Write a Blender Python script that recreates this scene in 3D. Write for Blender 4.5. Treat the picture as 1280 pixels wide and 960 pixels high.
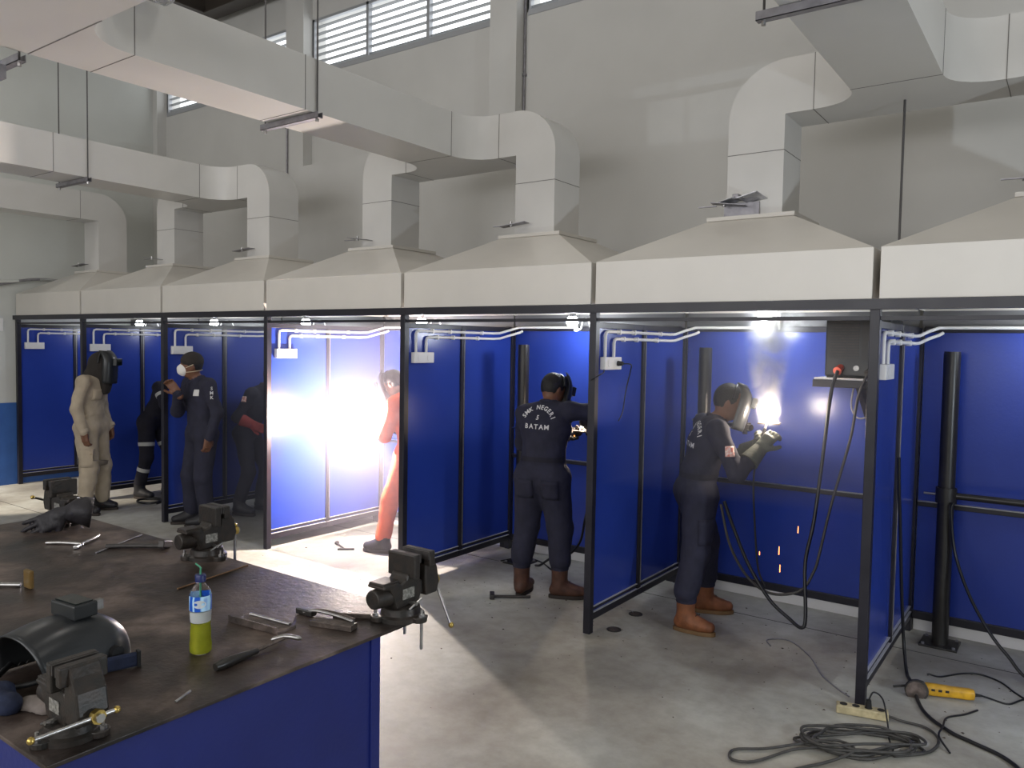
import bpy, bmesh, math, random
import numpy as np
from mathutils import Vector, Matrix, noise
from mathutils.bvhtree import BVHTree

for o in list(bpy.data.objects): bpy.data.objects.remove(o)
S = bpy.context.scene
COL = S.collection
PI = math.pi
R = math.radians
V = Vector
random.seed(7)

# ------------------------------------------------------------------ camera
def set_camera():
    C = V((11.0712, -4.4904, 1.9062)); yaw, pit, rol = R(35.725), R(-2.8126), R(0.9836)
    F = V((-math.sin(yaw)*math.cos(pit), math.cos(yaw)*math.cos(pit), math.sin(pit)))
    r = V((math.cos(yaw), math.sin(yaw), 0)); u = r.cross(F)
    r2 = r*math.cos(rol) + u*math.sin(rol); u2 = -r*math.sin(rol) + u*math.cos(rol)
    m = Matrix((r2, u2, -F)).transposed().to_4x4(); m.translation = C
    cd = bpy.data.cameras.new('camera'); cam = bpy.data.objects.new('camera', cd); COL.objects.link(cam)
    cam.matrix_world = m
    cd.sensor_fit = 'HORIZONTAL'; cd.sensor_width = 36; cd.lens = 980.33/1280*36
    cd.clip_start = 0.05; cd.clip_end = 200
    S.camera = cam
set_camera()
S.view_settings.view_transform = 'Standard'; S.view_settings.look = 'None'
S.view_settings.gamma = 1; S.view_settings.use_curve_mapping = False
S.view_settings.exposure = -0.36

# ------------------------------------------------------------------ world and big lights
wd = bpy.data.worlds.new('world'); S.world = wd; wd.use_nodes = True
bg = wd.node_tree.nodes['Background']; bg.inputs[0].default_value = (0.93, 0.97, 1, 1); bg.inputs[1].default_value = 3.2

def lamp(name, kind, loc, energy, color=(1, 1, 1), size=0.1, rot=(0, 0, 0), **kw):
    ld = bpy.data.lights.new(name, kind); ld.energy = energy; ld.color = color
    if kind == 'AREA': ld.size = size
    else: ld.shadow_soft_size = size
    for k, v in kw.items(): setattr(ld, k, v)
    ob = bpy.data.objects.new(name, ld); COL.objects.link(ob); ob.location = loc; ob.rotation_euler = rot
    return ob
W = 1.7                  # booth width
DEEP = 1.46              # booth depth
ARC3 = V((5.70, 0.58, 1.155)); ARC5 = V((9.40, 0.80, 1.455)); ARC4 = V((7.883, 0.92, 1.272))
WARM = (1.0, 0.93, 0.84); COOL = (0.86, 0.93, 1.0); ARCC = (0.98, 0.90, 1.0)
HALL = [(1.8, -1.4), (5.4, -1.4), (9.0, -1.4), (12.6, -1.4), (4.0, -5.5), (11.0, -6.5)]
HAZE, HAZE2, PLUME = 0.105, 0.13, 24.0
for hx, hy in HALL:
    lamp('hall_light', 'AREA', (hx, hy, 6.05), 25, (1.0, 0.96, 0.90), 0.55)
# daylight through the tall windows of the opposite wall
lamp('window_daylight', 'AREA', (9.0, -8.85, 3.4), 560, (0.98, 0.98, 1.0), 12.0, (R(90), 0, 0), shape='RECTANGLE', size_y=2.8)
lamp('arc_light', 'POINT', ARC3+V((0.012, -0.016, 0)), 470, (1.0, 0.86, 0.78), 0.02)
lamp('arc_light', 'POINT', ARC5+V((0.010, -0.018, 0.004)), 34, (1.0, 0.84, 0.68), 0.02)
lamp('arc_light', 'POINT', ARC4+V((0.010, -0.018, 0.004)), 24, (1.0, 0.80, 0.58), 0.02)
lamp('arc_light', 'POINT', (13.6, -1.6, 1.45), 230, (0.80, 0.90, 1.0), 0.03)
fl_ = V((0.95, -0.30, 0.0))-V((0.12, -3.3, 3.0))
lamp('added_floor_spot', 'SPOT', (0.12, -3.3, 3.0), 1700, (1.0, 0.90, 0.76), 0.06, fl_.to_track_quat('-Z', 'Y').to_euler(), spot_size=R(30), spot_blend=0.25)  # unseen spot added to brighten the floor by the end booth

# ------------------------------------------------------------------ materials
def mat(name, col, rough=0.5, metal=0.0, var=0.0, scale=6.0, bump=0.0, bscale=60.0, col2=None, emit=0.0, spec=0.5, trans=0.0, alpha=1.0, coat=0.0, ior=1.45, ecol=None, vdet=5.0, dist=0.0, rvar=0.0):
    m = bpy.data.materials.new(name); m.use_nodes = True
    nt = m.node_tree; b = nt.nodes['Principled BSDF']
    b.inputs['Base Color'].default_value = (*col, 1); b.inputs['Roughness'].default_value = rough
    b.inputs['Metallic'].default_value = metal; b.inputs['Specular IOR Level'].default_value = spec
    b.inputs['IOR'].default_value = ior
    if trans: b.inputs['Transmission Weight'].default_value = trans
    if coat: b.inputs['Coat Weight'].default_value = coat; b.inputs['Coat Roughness'].default_value = 0.12
    if alpha < 1: b.inputs['Alpha'].default_value = alpha
    if emit:
        b.inputs['Emission Color'].default_value = (*(ecol or col), 1); b.inputs['Emission Strength'].default_value = emit
    if var or bump or col2 or rvar:
        tc = nt.nodes.new('ShaderNodeTexCoord')
        n = nt.nodes.new('ShaderNodeTexNoise'); n.inputs['Scale'].default_value = scale; n.inputs['Detail'].default_value = vdet
        n.inputs['Distortion'].default_value = dist
        nt.links.new(tc.outputs['Object'], n.inputs['Vector'])
        if var or col2:
            rp = nt.nodes.new('ShaderNodeValToRGB')
            c2 = col2 or tuple(c*(1-var) for c in col); c1 = col if col2 else tuple(min(1, c*(1+var*0.5)) for c in col)
            rp.color_ramp.elements[0].position = 0.35; rp.color_ramp.elements[1].position = 0.68
            rp.color_ramp.elements[0].color = (*c2, 1); rp.color_ramp.elements[1].color = (*c1, 1)
            nt.links.new(n.outputs['Fac'], rp.inputs[0]); nt.links.new(rp.outputs[0], b.inputs['Base Color'])
        if rvar:
            mr = nt.nodes.new('ShaderNodeMapRange'); mr.inputs[3].default_value = max(0, rough-rvar); mr.inputs[4].default_value = min(1, rough+rvar)
            nt.links.new(n.outputs['Fac'], mr.inputs[0]); nt.links.new(mr.outputs[0], b.inputs['Roughness'])
        if bump:
            n2 = nt.nodes.new('ShaderNodeTexNoise'); n2.inputs['Scale'].default_value = bscale; n2.inputs['Detail'].default_value = 4
            nt.links.new(tc.outputs['Object'], n2.inputs['Vector'])
            bp = nt.nodes.new('ShaderNodeBump'); bp.inputs['Strength'].default_value = bump; bp.inputs['Distance'].default_value = 0.01
            nt.links.new(n2.outputs['Fac'], bp.inputs['Height']); nt.links.new(bp.outputs[0], b.inputs['Normal'])
    return m
def emis(name, col, st):
    m = bpy.data.materials.new(name); m.use_nodes = True; nt = m.node_tree
    for n in list(nt.nodes): nt.nodes.remove(n)
    e = nt.nodes.new('ShaderNodeEmission'); e.inputs[0].default_value = (*col, 1); e.inputs[1].default_value = st
    o = nt.nodes.new('ShaderNodeOutputMaterial'); nt.links.new(e.outputs[0], o.inputs[0]); return m

M = {}
M['wall'] = mat('wall_paint', (0.57, 0.56, 0.535), 0.75, var=0.05, scale=1.3, bump=0.08, bscale=25)
M['wall_side'] = mat('wall_paint_side', (0.58, 0.59, 0.56), 0.75, var=0.05, scale=1.1, bump=0.08, bscale=25)
M['dado'] = mat('dado_blue_paint', (0.045, 0.13, 0.40), 0.5, var=0.1)
M['ceil'] = mat('ceiling_sheet', (0.30, 0.28, 0.24), 0.8, var=0.1)
M['duct'] = mat('duct_white_sheet', (0.60, 0.585, 0.56), 0.33, var=0.04, scale=2.5, bump=0.03, bscale=5, rvar=0.06)
M['hood'] = mat('hood_white_enamel', (0.61, 0.58, 0.53), 0.30, var=0.04, scale=3, bump=0.03, bscale=4)
M['seam'] = mat('seam_grey', (0.16, 0.15, 0.14), 0.6)
M['blue'] = mat('booth_blue_paint', (0.022, 0.050, 0.31), 0.25, var=0.10, scale=1.5, bump=0.06, bscale=70)
M['black'] = mat('frame_black_paint', (0.016, 0.015, 0.022), 0.38, var=0.2, scale=9, rvar=0.1)
M['pipeblack'] = mat('stand_black_paint', (0.020, 0.018, 0.016), 0.33, var=0.25, scale=14, rvar=0.1)
M['white_plastic'] = mat('white_plastic', (0.72, 0.71, 0.70), 0.35)
M['cream'] = mat('cream_plastic', (0.52, 0.44, 0.26), 0.45, var=0.25, scale=30)
M['steel'] = mat('bare_steel', (0.42, 0.41, 0.40), 0.32, 1.0, var=0.25, scale=25)
M['zinc'] = mat('zinc_strut', (0.30, 0.29, 0.31), 0.45, 0.6, var=0.2, scale=20)
M['brass'] = mat('brass', (0.55, 0.40, 0.12), 0.32, 1.0)
M['rod'] = mat('hanger_rod', (0.10, 0.095, 0.095), 0.5, 0.5)
M['rubber'] = mat('black_rubber', (0.012, 0.012, 0.013), 0.42)
M['greycable'] = mat('grey_cable', (0.055, 0.052, 0.048), 0.5, var=0.3, scale=20)
M['vise'] = mat('vise_dark_enamel', (0.024, 0.023, 0.021), 0.40, 0.25, var=0.35, scale=28, col2=(0.040, 0.031, 0.026), bump=0.15, bscale=90)
M['vise_plate'] = mat('vise_label', (0.33, 0.32, 0.29), 0.45, 0.4, var=0.6, scale=90)
M['glove'] = mat('dark_leather', (0.020, 0.018, 0.022), 0.6, var=0.3, scale=20, bump=0.3, bscale=60)
M['helmet'] = mat('helmet_black_plastic', (0.022, 0.024, 0.026), 0.30, var=0.15, scale=8)
M['lens'] = mat('dark_lens', (0.006, 0.010, 0.010), 0.08, spec=0.8)
M['navy'] = mat('navy_cotton', (0.018, 0.018, 0.036), 0.85, var=0.22, scale=12, bump=0.30, bscale=35)
M['navy2'] = mat('dark_navy_cotton', (0.013, 0.012, 0.022), 0.85, var=0.22, scale=12, bump=0.30, bscale=35)
M['beige'] = mat('beige_cotton', (0.42, 0.35, 0.26), 0.9, var=0.12, scale=9, bump=0.30, bscale=35)
M['orange'] = mat('orange_cotton', (0.62, 0.10, 0.035), 0.85, var=0.15, scale=9, bump=0.30, bscale=35)
M['skin'] = mat('skin', (0.16, 0.070, 0.038), 0.5, var=0.12, scale=14)
M['hair'] = mat('black_hair', (0.008, 0.007, 0.007), 0.6, bump=0.5, bscale=120)
M['boot'] = mat('tan_boot_leather', (0.20, 0.070, 0.026), 0.6, var=0.30, scale=18, bump=0.25, bscale=70)
M['bootdark'] = mat('worn_boot_leather', (0.085, 0.036, 0.022), 0.6, var=0.35, scale=18, bump=0.25, bscale=70)
M['sole'] = mat('boot_sole', (0.17, 0.095, 0.040), 0.7, var=0.2)
M['soledark'] = mat('dark_sole', (0.030, 0.022, 0.018), 0.7)
M['shoe'] = mat('black_shoe', (0.016, 0.015, 0.018), 0.5)
M['letter'] = mat('white_lettering', (0.62, 0.61, 0.60), 0.7)
M['reflect'] = mat('reflective_tape', (0.45, 0.45, 0.43), 0.4)
M['patch'] = mat('red_white_patch', (0.62, 0.10, 0.05), 0.6, col2=(0.75, 0.70, 0.65), scale=60)
M['redglove'] = mat('red_leather', (0.25, 0.03, 0.025), 0.7, var=0.2)
M['greenglove'] = mat('grey_green_leather', (0.075, 0.082, 0.065), 0.65, var=0.25, scale=16, bump=0.3, bscale=60)
M['maskwhite'] = mat('white_mask', (0.72, 0.70, 0.66), 0.9)
M['strap'] = mat('mask_strap', (0.60, 0.50, 0.36), 0.8)
M['cap'] = mat('dark_cap_cloth', (0.030, 0.025, 0.022), 0.9, var=0.2, bump=0.3, bscale=80)
M['yellow'] = mat('yellow_plastic', (0.60, 0.33, 0.02), 0.42, var=0.25, scale=25)
M['machead'] = mat('cast_grey', (0.055, 0.050, 0.048), 0.5, 0.3, var=0.3, scale=25)
M['red'] = mat('red_plastic', (0.55, 0.055, 0.025), 0.4)
M['bottle'] = mat('clear_plastic', (0.97, 0.98, 1.0), 0.05, trans=1.0, ior=1.12, spec=0.4)
M['capblue'] = mat('dark_blue_cap', (0.010, 0.018, 0.10), 0.4)
M['straw'] = mat('green_straw', (0.06, 0.26, 0.15), 0.4)
M['liquid'] = mat('yellow_liquid', (0.58, 0.62, 0.05), 0.2, col2=(0.48, 0.50, 0.04), scale=30, trans=0.55, ior=1.2)
M['frost'] = mat('milky_plastic', (0.80, 0.82, 0.80), 0.35, trans=0.35, ior=1.1)
M['bench_blue'] = mat('bench_blue_paint', (0.009, 0.018, 0.155), 0.38, var=0.12, scale=4, bump=0.1, bscale=60)
M['bulb'] = emis('lamp_bulb', (0.93, 0.97, 1.0), 38)
M['arc'] = emis('arc_flame', (1, 0.95, 0.92), 400)
M['arcw'] = emis('arc_flame_small', (1, 0.86, 0.66), 120)
M['spark'] = emis('spark', (1.0, 0.30, 0.08), 7)
M['tube'] = emis('hall_lamp_lens', (1, 0.97, 0.92), 8)
M['louvre'] = mat('louvre_aluminium', (0.42, 0.43, 0.44), 0.5, 0.2)
M['frame_al'] = mat('window_aluminium', (0.40, 0.41, 0.43), 0.45, 0.3)
M['glassclear'] = mat('clear_prismatic', (0.95, 0.97, 1.0), 0.08, trans=0.9, ior=1.3)
M['truss'] = mat('truss_brown_steel', (0.050, 0.040, 0.032), 0.6)
M['pad'] = mat('foil_pad', (0.55, 0.55, 0.57), 0.25, 0.7)
M['paper'] = mat('pinkish_rag', (0.17, 0.145, 0.13), 0.9, var=0.3, scale=20)
M['bluerag'] = mat('blue_rag', (0.012, 0.018, 0.045), 0.9, var=0.3, scale=20, bump=0.4, bscale=40)
M['wood'] = mat('wooden_handle', (0.20, 0.11, 0.05), 0.6, var=0.3, scale=20)
M['tapeplastic'] = mat('amber_plastic', (0.30, 0.20, 0.08), 0.3, trans=0.6, ior=1.2)
M['joint'] = mat('dark_joint', (0.07, 0.066, 0.06), 0.9)
M['edge'] = mat('glint_grey', (0.42, 0.42, 0.44), 0.5)  # light grey standing in for glints on the rail edges
M['gapgrey'] = mat('gap_sheet_grey', (0.17, 0.17, 0.175), 0.5, 0.3)  # for the sheets that darken the gap under the hoods
M['darkhole'] = mat('dark_socket', (0.02, 0.018, 0.015), 0.7)

def mix_mat(name, cols, rough, scale, pos=(0.3, 0.5, 0.7), metal=0.0, bump=0.2, bscale=40, dist=0.6, scale2=None, cols2=None, rvar=0.15, fac2=0.5):
    m = bpy.data.materials.new(name); m.use_nodes = True; nt = m.node_tree; b = nt.nodes['Principled BSDF']
    tc = nt.nodes.new('ShaderNodeTexCoord')
    n = nt.nodes.new('ShaderNodeTexNoise'); n.inputs['Scale'].default_value = scale; n.inputs['Detail'].default_value = 7; n.inputs['Distortion'].default_value = dist
    nt.links.new(tc.outputs['Object'], n.inputs['Vector'])
    rp = nt.nodes.new('ShaderNodeValToRGB'); el = rp.color_ramp.elements
    while len(el) < len(cols): el.new(0.5)
    for e, p, c in zip(el, pos, cols): e.position = p; e.color = (*c, 1)
    nt.links.new(n.outputs['Fac'], rp.inputs[0]); out = rp.outputs[0]
    if cols2:
        n3 = nt.nodes.new('ShaderNodeTexNoise'); n3.inputs['Scale'].default_value = scale2; n3.inputs['Detail'].default_value = 8; n3.inputs['Roughness'].default_value = 0.65
        nt.links.new(tc.outputs['Object'], n3.inputs['Vector'])
        r3 = nt.nodes.new('ShaderNodeValToRGB'); e3 = r3.color_ramp.elements
        e3[0].position = 0.38; e3[0].color = (*cols2[0], 1); e3[1].position = 0.62; e3[1].color = (*cols2[1], 1)
        nt.links.new(n3.outputs['Fac'], r3.inputs[0])
        mx = nt.nodes.new('ShaderNodeMix'); mx.data_type = 'RGBA'; mx.blend_type = 'MULTIPLY'; mx.inputs[0].default_value = fac2
        nt.links.new(out, mx.inputs[6]); nt.links.new(r3.outputs[0], mx.inputs[7]); out = mx.outputs[2]
    nt.links.new(out, b.inputs['Base Color'])
    b.inputs['Metallic'].default_value = metal
    mr = nt.nodes.new('ShaderNodeMapRange'); mr.inputs[3].default_value = rough-rvar; mr.inputs[4].default_value = rough+rvar
    nt.links.new(n.outputs['Fac'], mr.inputs[0]); nt.links.new(mr.outputs[0], b.inputs['Roughness'])
    n2 = nt.nodes.new('ShaderNodeTexNoise'); n2.inputs['Scale'].default_value = bscale; n2.inputs['Detail'].default_value = 5
    nt.links.new(tc.outputs['Object'], n2.inputs['Vector'])
    bp = nt.nodes.new('ShaderNodeBump'); bp.inputs['Strength'].default_value = bump; bp.inputs['Distance'].default_value = 0.008
    nt.links.new(n2.outputs['Fac'], bp.inputs['Height']); nt.links.new(bp.outputs[0], b.inputs['Normal'])
    return m
M['floor'] = mix_mat('concrete_floor', [(0.225, 0.205, 0.172), (0.38, 0.365, 0.32), (0.50, 0.505, 0.46)], 0.55, 1.1, bump=0.15, bscale=30, scale2=9, cols2=[(0.72, 0.70, 0.67), (1, 1, 1)], fac2=0.6)
M['benchtop'] = mix_mat('rusty_steel_top', [(0.018, 0.015, 0.014), (0.075, 0.055, 0.046), (0.20, 0.155, 0.13)], 0.42, 3.2, metal=0.35, bump=0.2, bscale=45, scale2=14, cols2=[(0.50, 0.46, 0.44), (1, 1, 1)], fac2=0.8, rvar=0.18)
M['rust'] = mix_mat('scaly_steel', [(0.05, 0.040, 0.036), (0.10, 0.078, 0.066), (0.22, 0.17, 0.15)], 0.5, 14, metal=0.4, bump=0.4, bscale=80)

def label_mat():
    m = bpy.data.materials.new('bottle_label'); m.use_nodes = True; nt = m.node_tree; b = nt.nodes['Principled BSDF']
    tc = nt.nodes.new('ShaderNodeTexCoord'); wv = nt.nodes.new('ShaderNodeTexWave'); wv.inputs['Scale'].default_value = 14; wv.inputs['Distortion'].default_value = 3.5; wv.inputs['Detail'].default_value = 1.5
    nt.links.new(tc.outputs['Object'], wv.inputs['Vector'])
    rp = nt.nodes.new('ShaderNodeValToRGB'); e = rp.color_ramp.elements
    e[0].position = 0.62; e[0].color = (0.01, 0.09, 0.50, 1); e[1].position = 0.97; e[1].color = (0.45, 0.72, 0.95, 1)
    nt.links.new(wv.outputs['Fac'], rp.inputs[0]); nt.links.new(rp.outputs[0], b.inputs['Base Color']); b.inputs['Roughness'].default_value = 0.35
    return m
M['label'] = label_mat()

# ------------------------------------------------------------------ geometry helpers
class G:
    def __init__(s): s.v = []; s.f = []
    def add(s, vs, fs):
        n = len(s.v); s.v += [V(p) for p in vs]; s.f += [tuple(i+n for i in f) for f in fs]; return s
    def box(s, x0, x1, y0, y1, z0, z1):
        return s.add([(x0,y0,z0),(x1,y0,z0),(x1,y1,z0),(x0,y1,z0),(x0,y0,z1),(x1,y0,z1),(x1,y1,z1),(x0,y1,z1)],
                     [(3,2,1,0),(4,5,6,7),(0,1,5,4),(1,2,6,5),(2,3,7,6),(3,0,4,7)])
    def obox(s, c, d, up, L, Wd, H):            # oriented box centred at c: d along length
        c = V(c); d = V(d).normalized(); up = V(up); sd = d.cross(up).normalized(); up = sd.cross(d).normalized()
        vs = []
        for k in (-1, 1):
            for a, b in ((-1,-1),(1,-1),(1,1),(-1,1)): vs.append(c + d*(a*L/2) + sd*(-b*Wd/2) + up*(k*H/2))
        return s.add(vs, [(3,2,1,0),(4,5,6,7),(0,1,5,4),(1,2,6,5),(2,3,7,6),(3,0,4,7)])
    def cyl(s, p0, p1, r0, r1=None, n=16):
        p0 = V(p0); p1 = V(p1); r1 = r0 if r1 is None else r1
        d = (p1-p0).normalized(); a = d.orthogonal().normalized(); b = d.cross(a)
        vs = [p0 + (a*math.cos(2*PI*i/n) + b*math.sin(2*PI*i/n))*r0 for i in range(n)] + [p1 + (a*math.cos(2*PI*i/n) + b*math.sin(2*PI*i/n))*r1 for i in range(n)]
        fs = [(i, (i+1) % n, n+(i+1) % n, n+i) for i in range(n)] + [tuple(range(n-1, -1, -1)), tuple(range(n, 2*n))]
        return s.add(vs, fs)
    def tube(s, pts, r, n=8, sub=6, smooth=True):
        P = [V(p) for p in pts]
        if smooth and len(P) > 2:
            Q = []
            E = [P[0]*2-P[1]] + P + [P[-1]*2-P[-2]]
            for i in range(1, len(E)-2):
                for k in range(sub):
                    t = k/sub; a, b, c, d = E[i-1], E[i], E[i+1], E[i+2]
                    Q.append(0.5*((2*b) + (c-a)*t + (2*a-5*b+4*c-d)*t*t + (3*b-a-3*c+d)*t**3))
            Q.append(P[-1]); P = Q
        vs = []; nrm = None
        for i, p in enumerate(P):
            t = (P[min(i+1, len(P)-1)] - P[max(i-1, 0)])
            if t.length < 1e-9: t = V((0, 0, 1))
            t.normalize()
            if nrm is None: nrm = t.orthogonal().normalized()
            nrm = (nrm - t*nrm.dot(t))
            if nrm.length < 1e-6: nrm = t.orthogonal()
            nrm.normalize(); bn = t.cross(nrm)
            rr = r[i] if isinstance(r, (list, tuple)) else r
            vs += [p + (nrm*math.cos(2*PI*k/n) + bn*math.sin(2*PI*k/n))*rr for k in range(n)]
        m = len(P); fs = []
        for i in range(m-1):
            for k in range(n): fs.append((i*n+k, i*n+(k+1) % n, (i+1)*n+(k+1) % n, (i+1)*n+k))
        fs += [tuple(range(n-1, -1, -1)), tuple(range((m-1)*n, m*n))]
        return s.add(vs, fs)
    def prism(s, poly, axis, lo, hi):
        # poly: 2d points in the two remaining axes (xy for 'z', xz for 'y', yz for 'x')
        n = len(poly)
        def mk(a, b, c):
            return {'z': (a, b, c), 'y': (a, c, b), 'x': (c, a, b)}[axis]
        vs = [mk(a, b, lo) for a, b in poly] + [mk(a, b, hi) for a, b in poly]
        fs = [(i, (i+1) % n, n+(i+1) % n, n+i) for i in range(n)] + [tuple(range(n-1, -1, -1)), tuple(range(n, 2*n))]
        return s.add(vs, fs)
    def lathe(s, prof, o=(0, 0, 0), n=24, cap=True):
        o = V(o); m = len(prof); vs = []
        for r, z in prof: vs += [o + V((r*math.cos(2*PI*k/n), r*math.sin(2*PI*k/n), z)) for k in range(n)]
        fs = []
        for i in range(m-1):
            for k in range(n): fs.append((i*n+k, i*n+(k+1) % n, (i+1)*n+(k+1) % n, (i+1)*n+k))
        if cap: fs += [tuple(range(n-1, -1, -1)), tuple(range((m-1)*n, m*n))]
        return s.add(vs, fs)
    def ball(s, c, r, n=12, m=8, sc=(1, 1, 1)):
        c = V(c); vs = [c + V((0, 0, -r*sc[2]))]
        for i in range(1, m):
            a = -PI/2 + PI*i/m
            vs += [c + V((r*sc[0]*math.cos(a)*math.cos(2*PI*k/n), r*sc[1]*math.cos(a)*math.sin(2*PI*k/n), r*sc[2]*math.sin(a))) for k in range(n)]
        vs.append(c + V((0, 0, r*sc[2]))); fs = [(0, 1+(k+1) % n, 1+k) for k in range(n)]
        for i in range(m-2):
            for k in range(n): fs.append((1+i*n+k, 1+i*n+(k+1) % n, 1+(i+1)*n+(k+1) % n, 1+(i+1)*n+k))
        l = len(vs)-1; b0 = 1+(m-2)*n
        fs += [(b0+k, b0+(k+1) % n, l) for k in range(n)]
        return s.add(vs, fs)
    def xf(s, mtx): s.v = [mtx @ p for p in s.v]; return s

def to_mesh(name, g, m, smooth=None, fix=True):
    me = bpy.data.meshes.new(name); me.from_pydata([tuple(p) for p in g.v], [], g.f)
    if fix:
        bm = bmesh.new(); bm.from_mesh(me); bmesh.ops.recalc_face_normals(bm, faces=bm.faces); bm.to_mesh(me); bm.free()
    ms = m if isinstance(m, (list, tuple)) else [m]
    for q in ms: me.materials.append(M[q] if isinstance(q, str) else q)
    if smooth is not None:
        for p in me.polygons: p.use_smooth = True
        if smooth < 180: me.set_sharp_from_angle(angle=R(smooth))
    return me
def bevel(o, w, seg=2):
    b = o.modifiers.new('bevel', 'BEVEL'); b.width = w; b.segments = seg; b.limit_method = 'ANGLE'; b.angle_limit = R(35); return o
def tag(o, label=None, cat=None, group=None, kind=None):
    if label: o['label'] = label
    if cat: o['category'] = cat
    if group: o['group'] = group
    if kind: o['kind'] = kind
    return o
def thing(name, label, cat, loc=(0, 0, 0), rotz=0.0, group=None, kind=None):
    o = bpy.data.objects.new(name, None); COL.objects.link(o); o.empty_display_size = 0.1
    o.location = loc; o.rotation_euler = (0, 0, rotz)
    return tag(o, label, cat, group, kind)
MX = {}
def mx_of(o):
    while o.parent: o = o.parent
    return Matrix.Translation(o.location) @ o.rotation_euler.to_matrix().to_4x4()
def part(name, g, m, parent, world=True, smooth=None, bev=0, label=None, kind=None):
    if world: g.xf(mx_of(parent).inverted())
    me = to_mesh(name, g, m, smooth)
    o = bpy.data.objects.new(name, me); COL.objects.link(o); o.parent = parent
    if bev: bevel(o, bev)
    if label: o['label'] = label
    if kind: o['kind'] = kind
    return o
def share(name, src, parent, mtx=None):
    o = bpy.data.objects.new(name, src.data); COL.objects.link(o); o.parent = parent
    if mtx is not None: o.matrix_local = mtx
    for md in src.modifiers:
        if md.type == 'BEVEL': bevel(o, md.width, md.segments)
    return o
def single(name, g, m, label, cat, loc=None, smooth=None, bev=0, group=None, kind=None):
    if loc is None:
        n = len(g.v); zs = min(p.z for p in g.v); c = sum(g.v, V())/n; loc = (c.x, c.y, zs)
    g.xf(Matrix.Translation(-V(loc)))
    o = bpy.data.objects.new(name, to_mesh(name, g, m, smooth)); COL.objects.link(o); o.location = loc
    if bev: bevel(o, bev)
    return tag(o, label, cat, group, kind)
def struct(name, g, m, parent=None, smooth=None):
    o = bpy.data.objects.new(name, to_mesh(name, g, m, smooth)); COL.objects.link(o)
    if parent: o.parent = parent
    else: o['kind'] = 'structure'
    return o
def copy_tree(o, parent=None):
    c = o.copy(); COL.objects.link(c); c.parent = parent
    for ch in list(o.children): copy_tree(ch, c)
    return c
# ------------------------------------------------------------------ the room
XR, YF, ZC = 18.0, -9.0, 6.75
fl = struct('floor', G().box(-0.25, XR, YF, 2.2, -0.1, 0.0), 'floor')
def fstrip(a, b, w):
    a = V(a); b = V(b); c = (a+b)/2
    return G().obox((c.x, c.y, 0.0006), b-a, (0, 0, 1), (b-a).length, w, 0.0012)
struct('expansion_joint', fstrip((8.0, 1.02, 0), (11.9, 1.02, 0), 0.008), 'joint', fl)
struct('expansion_joint', fstrip((3.4, 1.02, 0), (7.0, 1.02, 0), 0.008), 'joint', fl)
struct('expansion_joint', fstrip((0.0, -0.62, 0), (3.6, -0.62, 0), 0.008), 'joint', fl)
wl = struct('wall_left', G().box(-0.25, -0.05, YF, 2.2, 0.0, ZC), 'wall_side')
struct('dado_panel', G().box(-0.06, -0.045, YF, 1.9, 0.0, 1.06), 'dado', wl)
struct('wall_right', G().box(XR, XR+0.2, YF, 2.2, 0.0, ZC), 'wall_side')
struct('wall_front', G().box(-0.25, XR, YF-0.2, YF, 0.0, ZC), 'wall_side')
wf = thing('window_9', None, None, (9, YF, 2.0)); wf['kind'] = 'structure'
for k in range(7): part('window_frame', G().box(2.97+k*2.0, 3.03+k*2.0, YF+0.02, YF+0.08, 2.0, 4.8), 'frame_al', wf)
struct('ceiling', G().box(-0.25, XR, YF, 2.2, ZC, ZC+0.1), 'ceil')
cols = [3.14, 6.32, 9.55, 12.75, 15.95]
bays = [(0.10, 2.95), (3.32, 6.13), (6.53, 9.36), (9.75, 12.55), (12.95, 15.75)]
Z0, Z1 = 5.20, 5.84
g = G().box(-0.05, XR, 2.0, 2.2, 0.0, Z0).box(-0.05, XR, 2.0, 2.2, Z1, ZC)
edges = [-0.05] + [e for b in bays for e in b] + [XR]
for i in range(0, len(edges), 2): g.box(edges[i], edges[i+1], 2.0, 2.2, Z0, Z1)
wb = struct('wall_back', g, 'wall')
struct('ledge_beam', G().box(-0.05, XR, 1.86, 2.0, 0.0, 4.05), 'wall', wb)
for c in cols: struct('column', G().box(c-0.165, c+0.165, 1.86, 2.0, 4.05, ZC), 'wall', wb)
struct('column', G().box(-0.05, 0.06, 1.86, 2.0, 4.05, ZC), 'wall', wb)
for i, (a, b) in enumerate(bays):
    w = thing('window_%d' % (i+1), None, None, (a, 2.0, Z0)); w['kind'] = 'structure'
    n = 3; pw = (b-a)/n
    fg = G().box(a, b, 1.99, 2.06, Z0-0.035, Z0+0.02).box(a, b, 2.0, 2.05, Z1-0.03, Z1)
    for k in range(n+1): fg.box(a+k*pw-0.02, a+k*pw+0.02, 2.0, 2.06, Z0, Z1)
    part('window_frame', fg, 'frame_al', w)
    sl = None
    for k in range(n):
        for j in range(7):
            z = Z0+0.06+j*0.083; x0, x1 = a+k*pw+0.02, a+(k+1)*pw-0.02
            if sl is None:
                sg = G(); sg.obox(((x0+x1)/2, 2.05, z), (1, 0, 0), (0, 0.5, 0.87), x1-x0, 0.036, 0.004)
                sl = part('slat', sg, 'louvre', w); p0 = V(((x0+x1)/2, 0, z))
            else:
                share('slat', sl, w, Matrix.Translation(V(((x0+x1)/2, 0, z))-p0))
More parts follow.
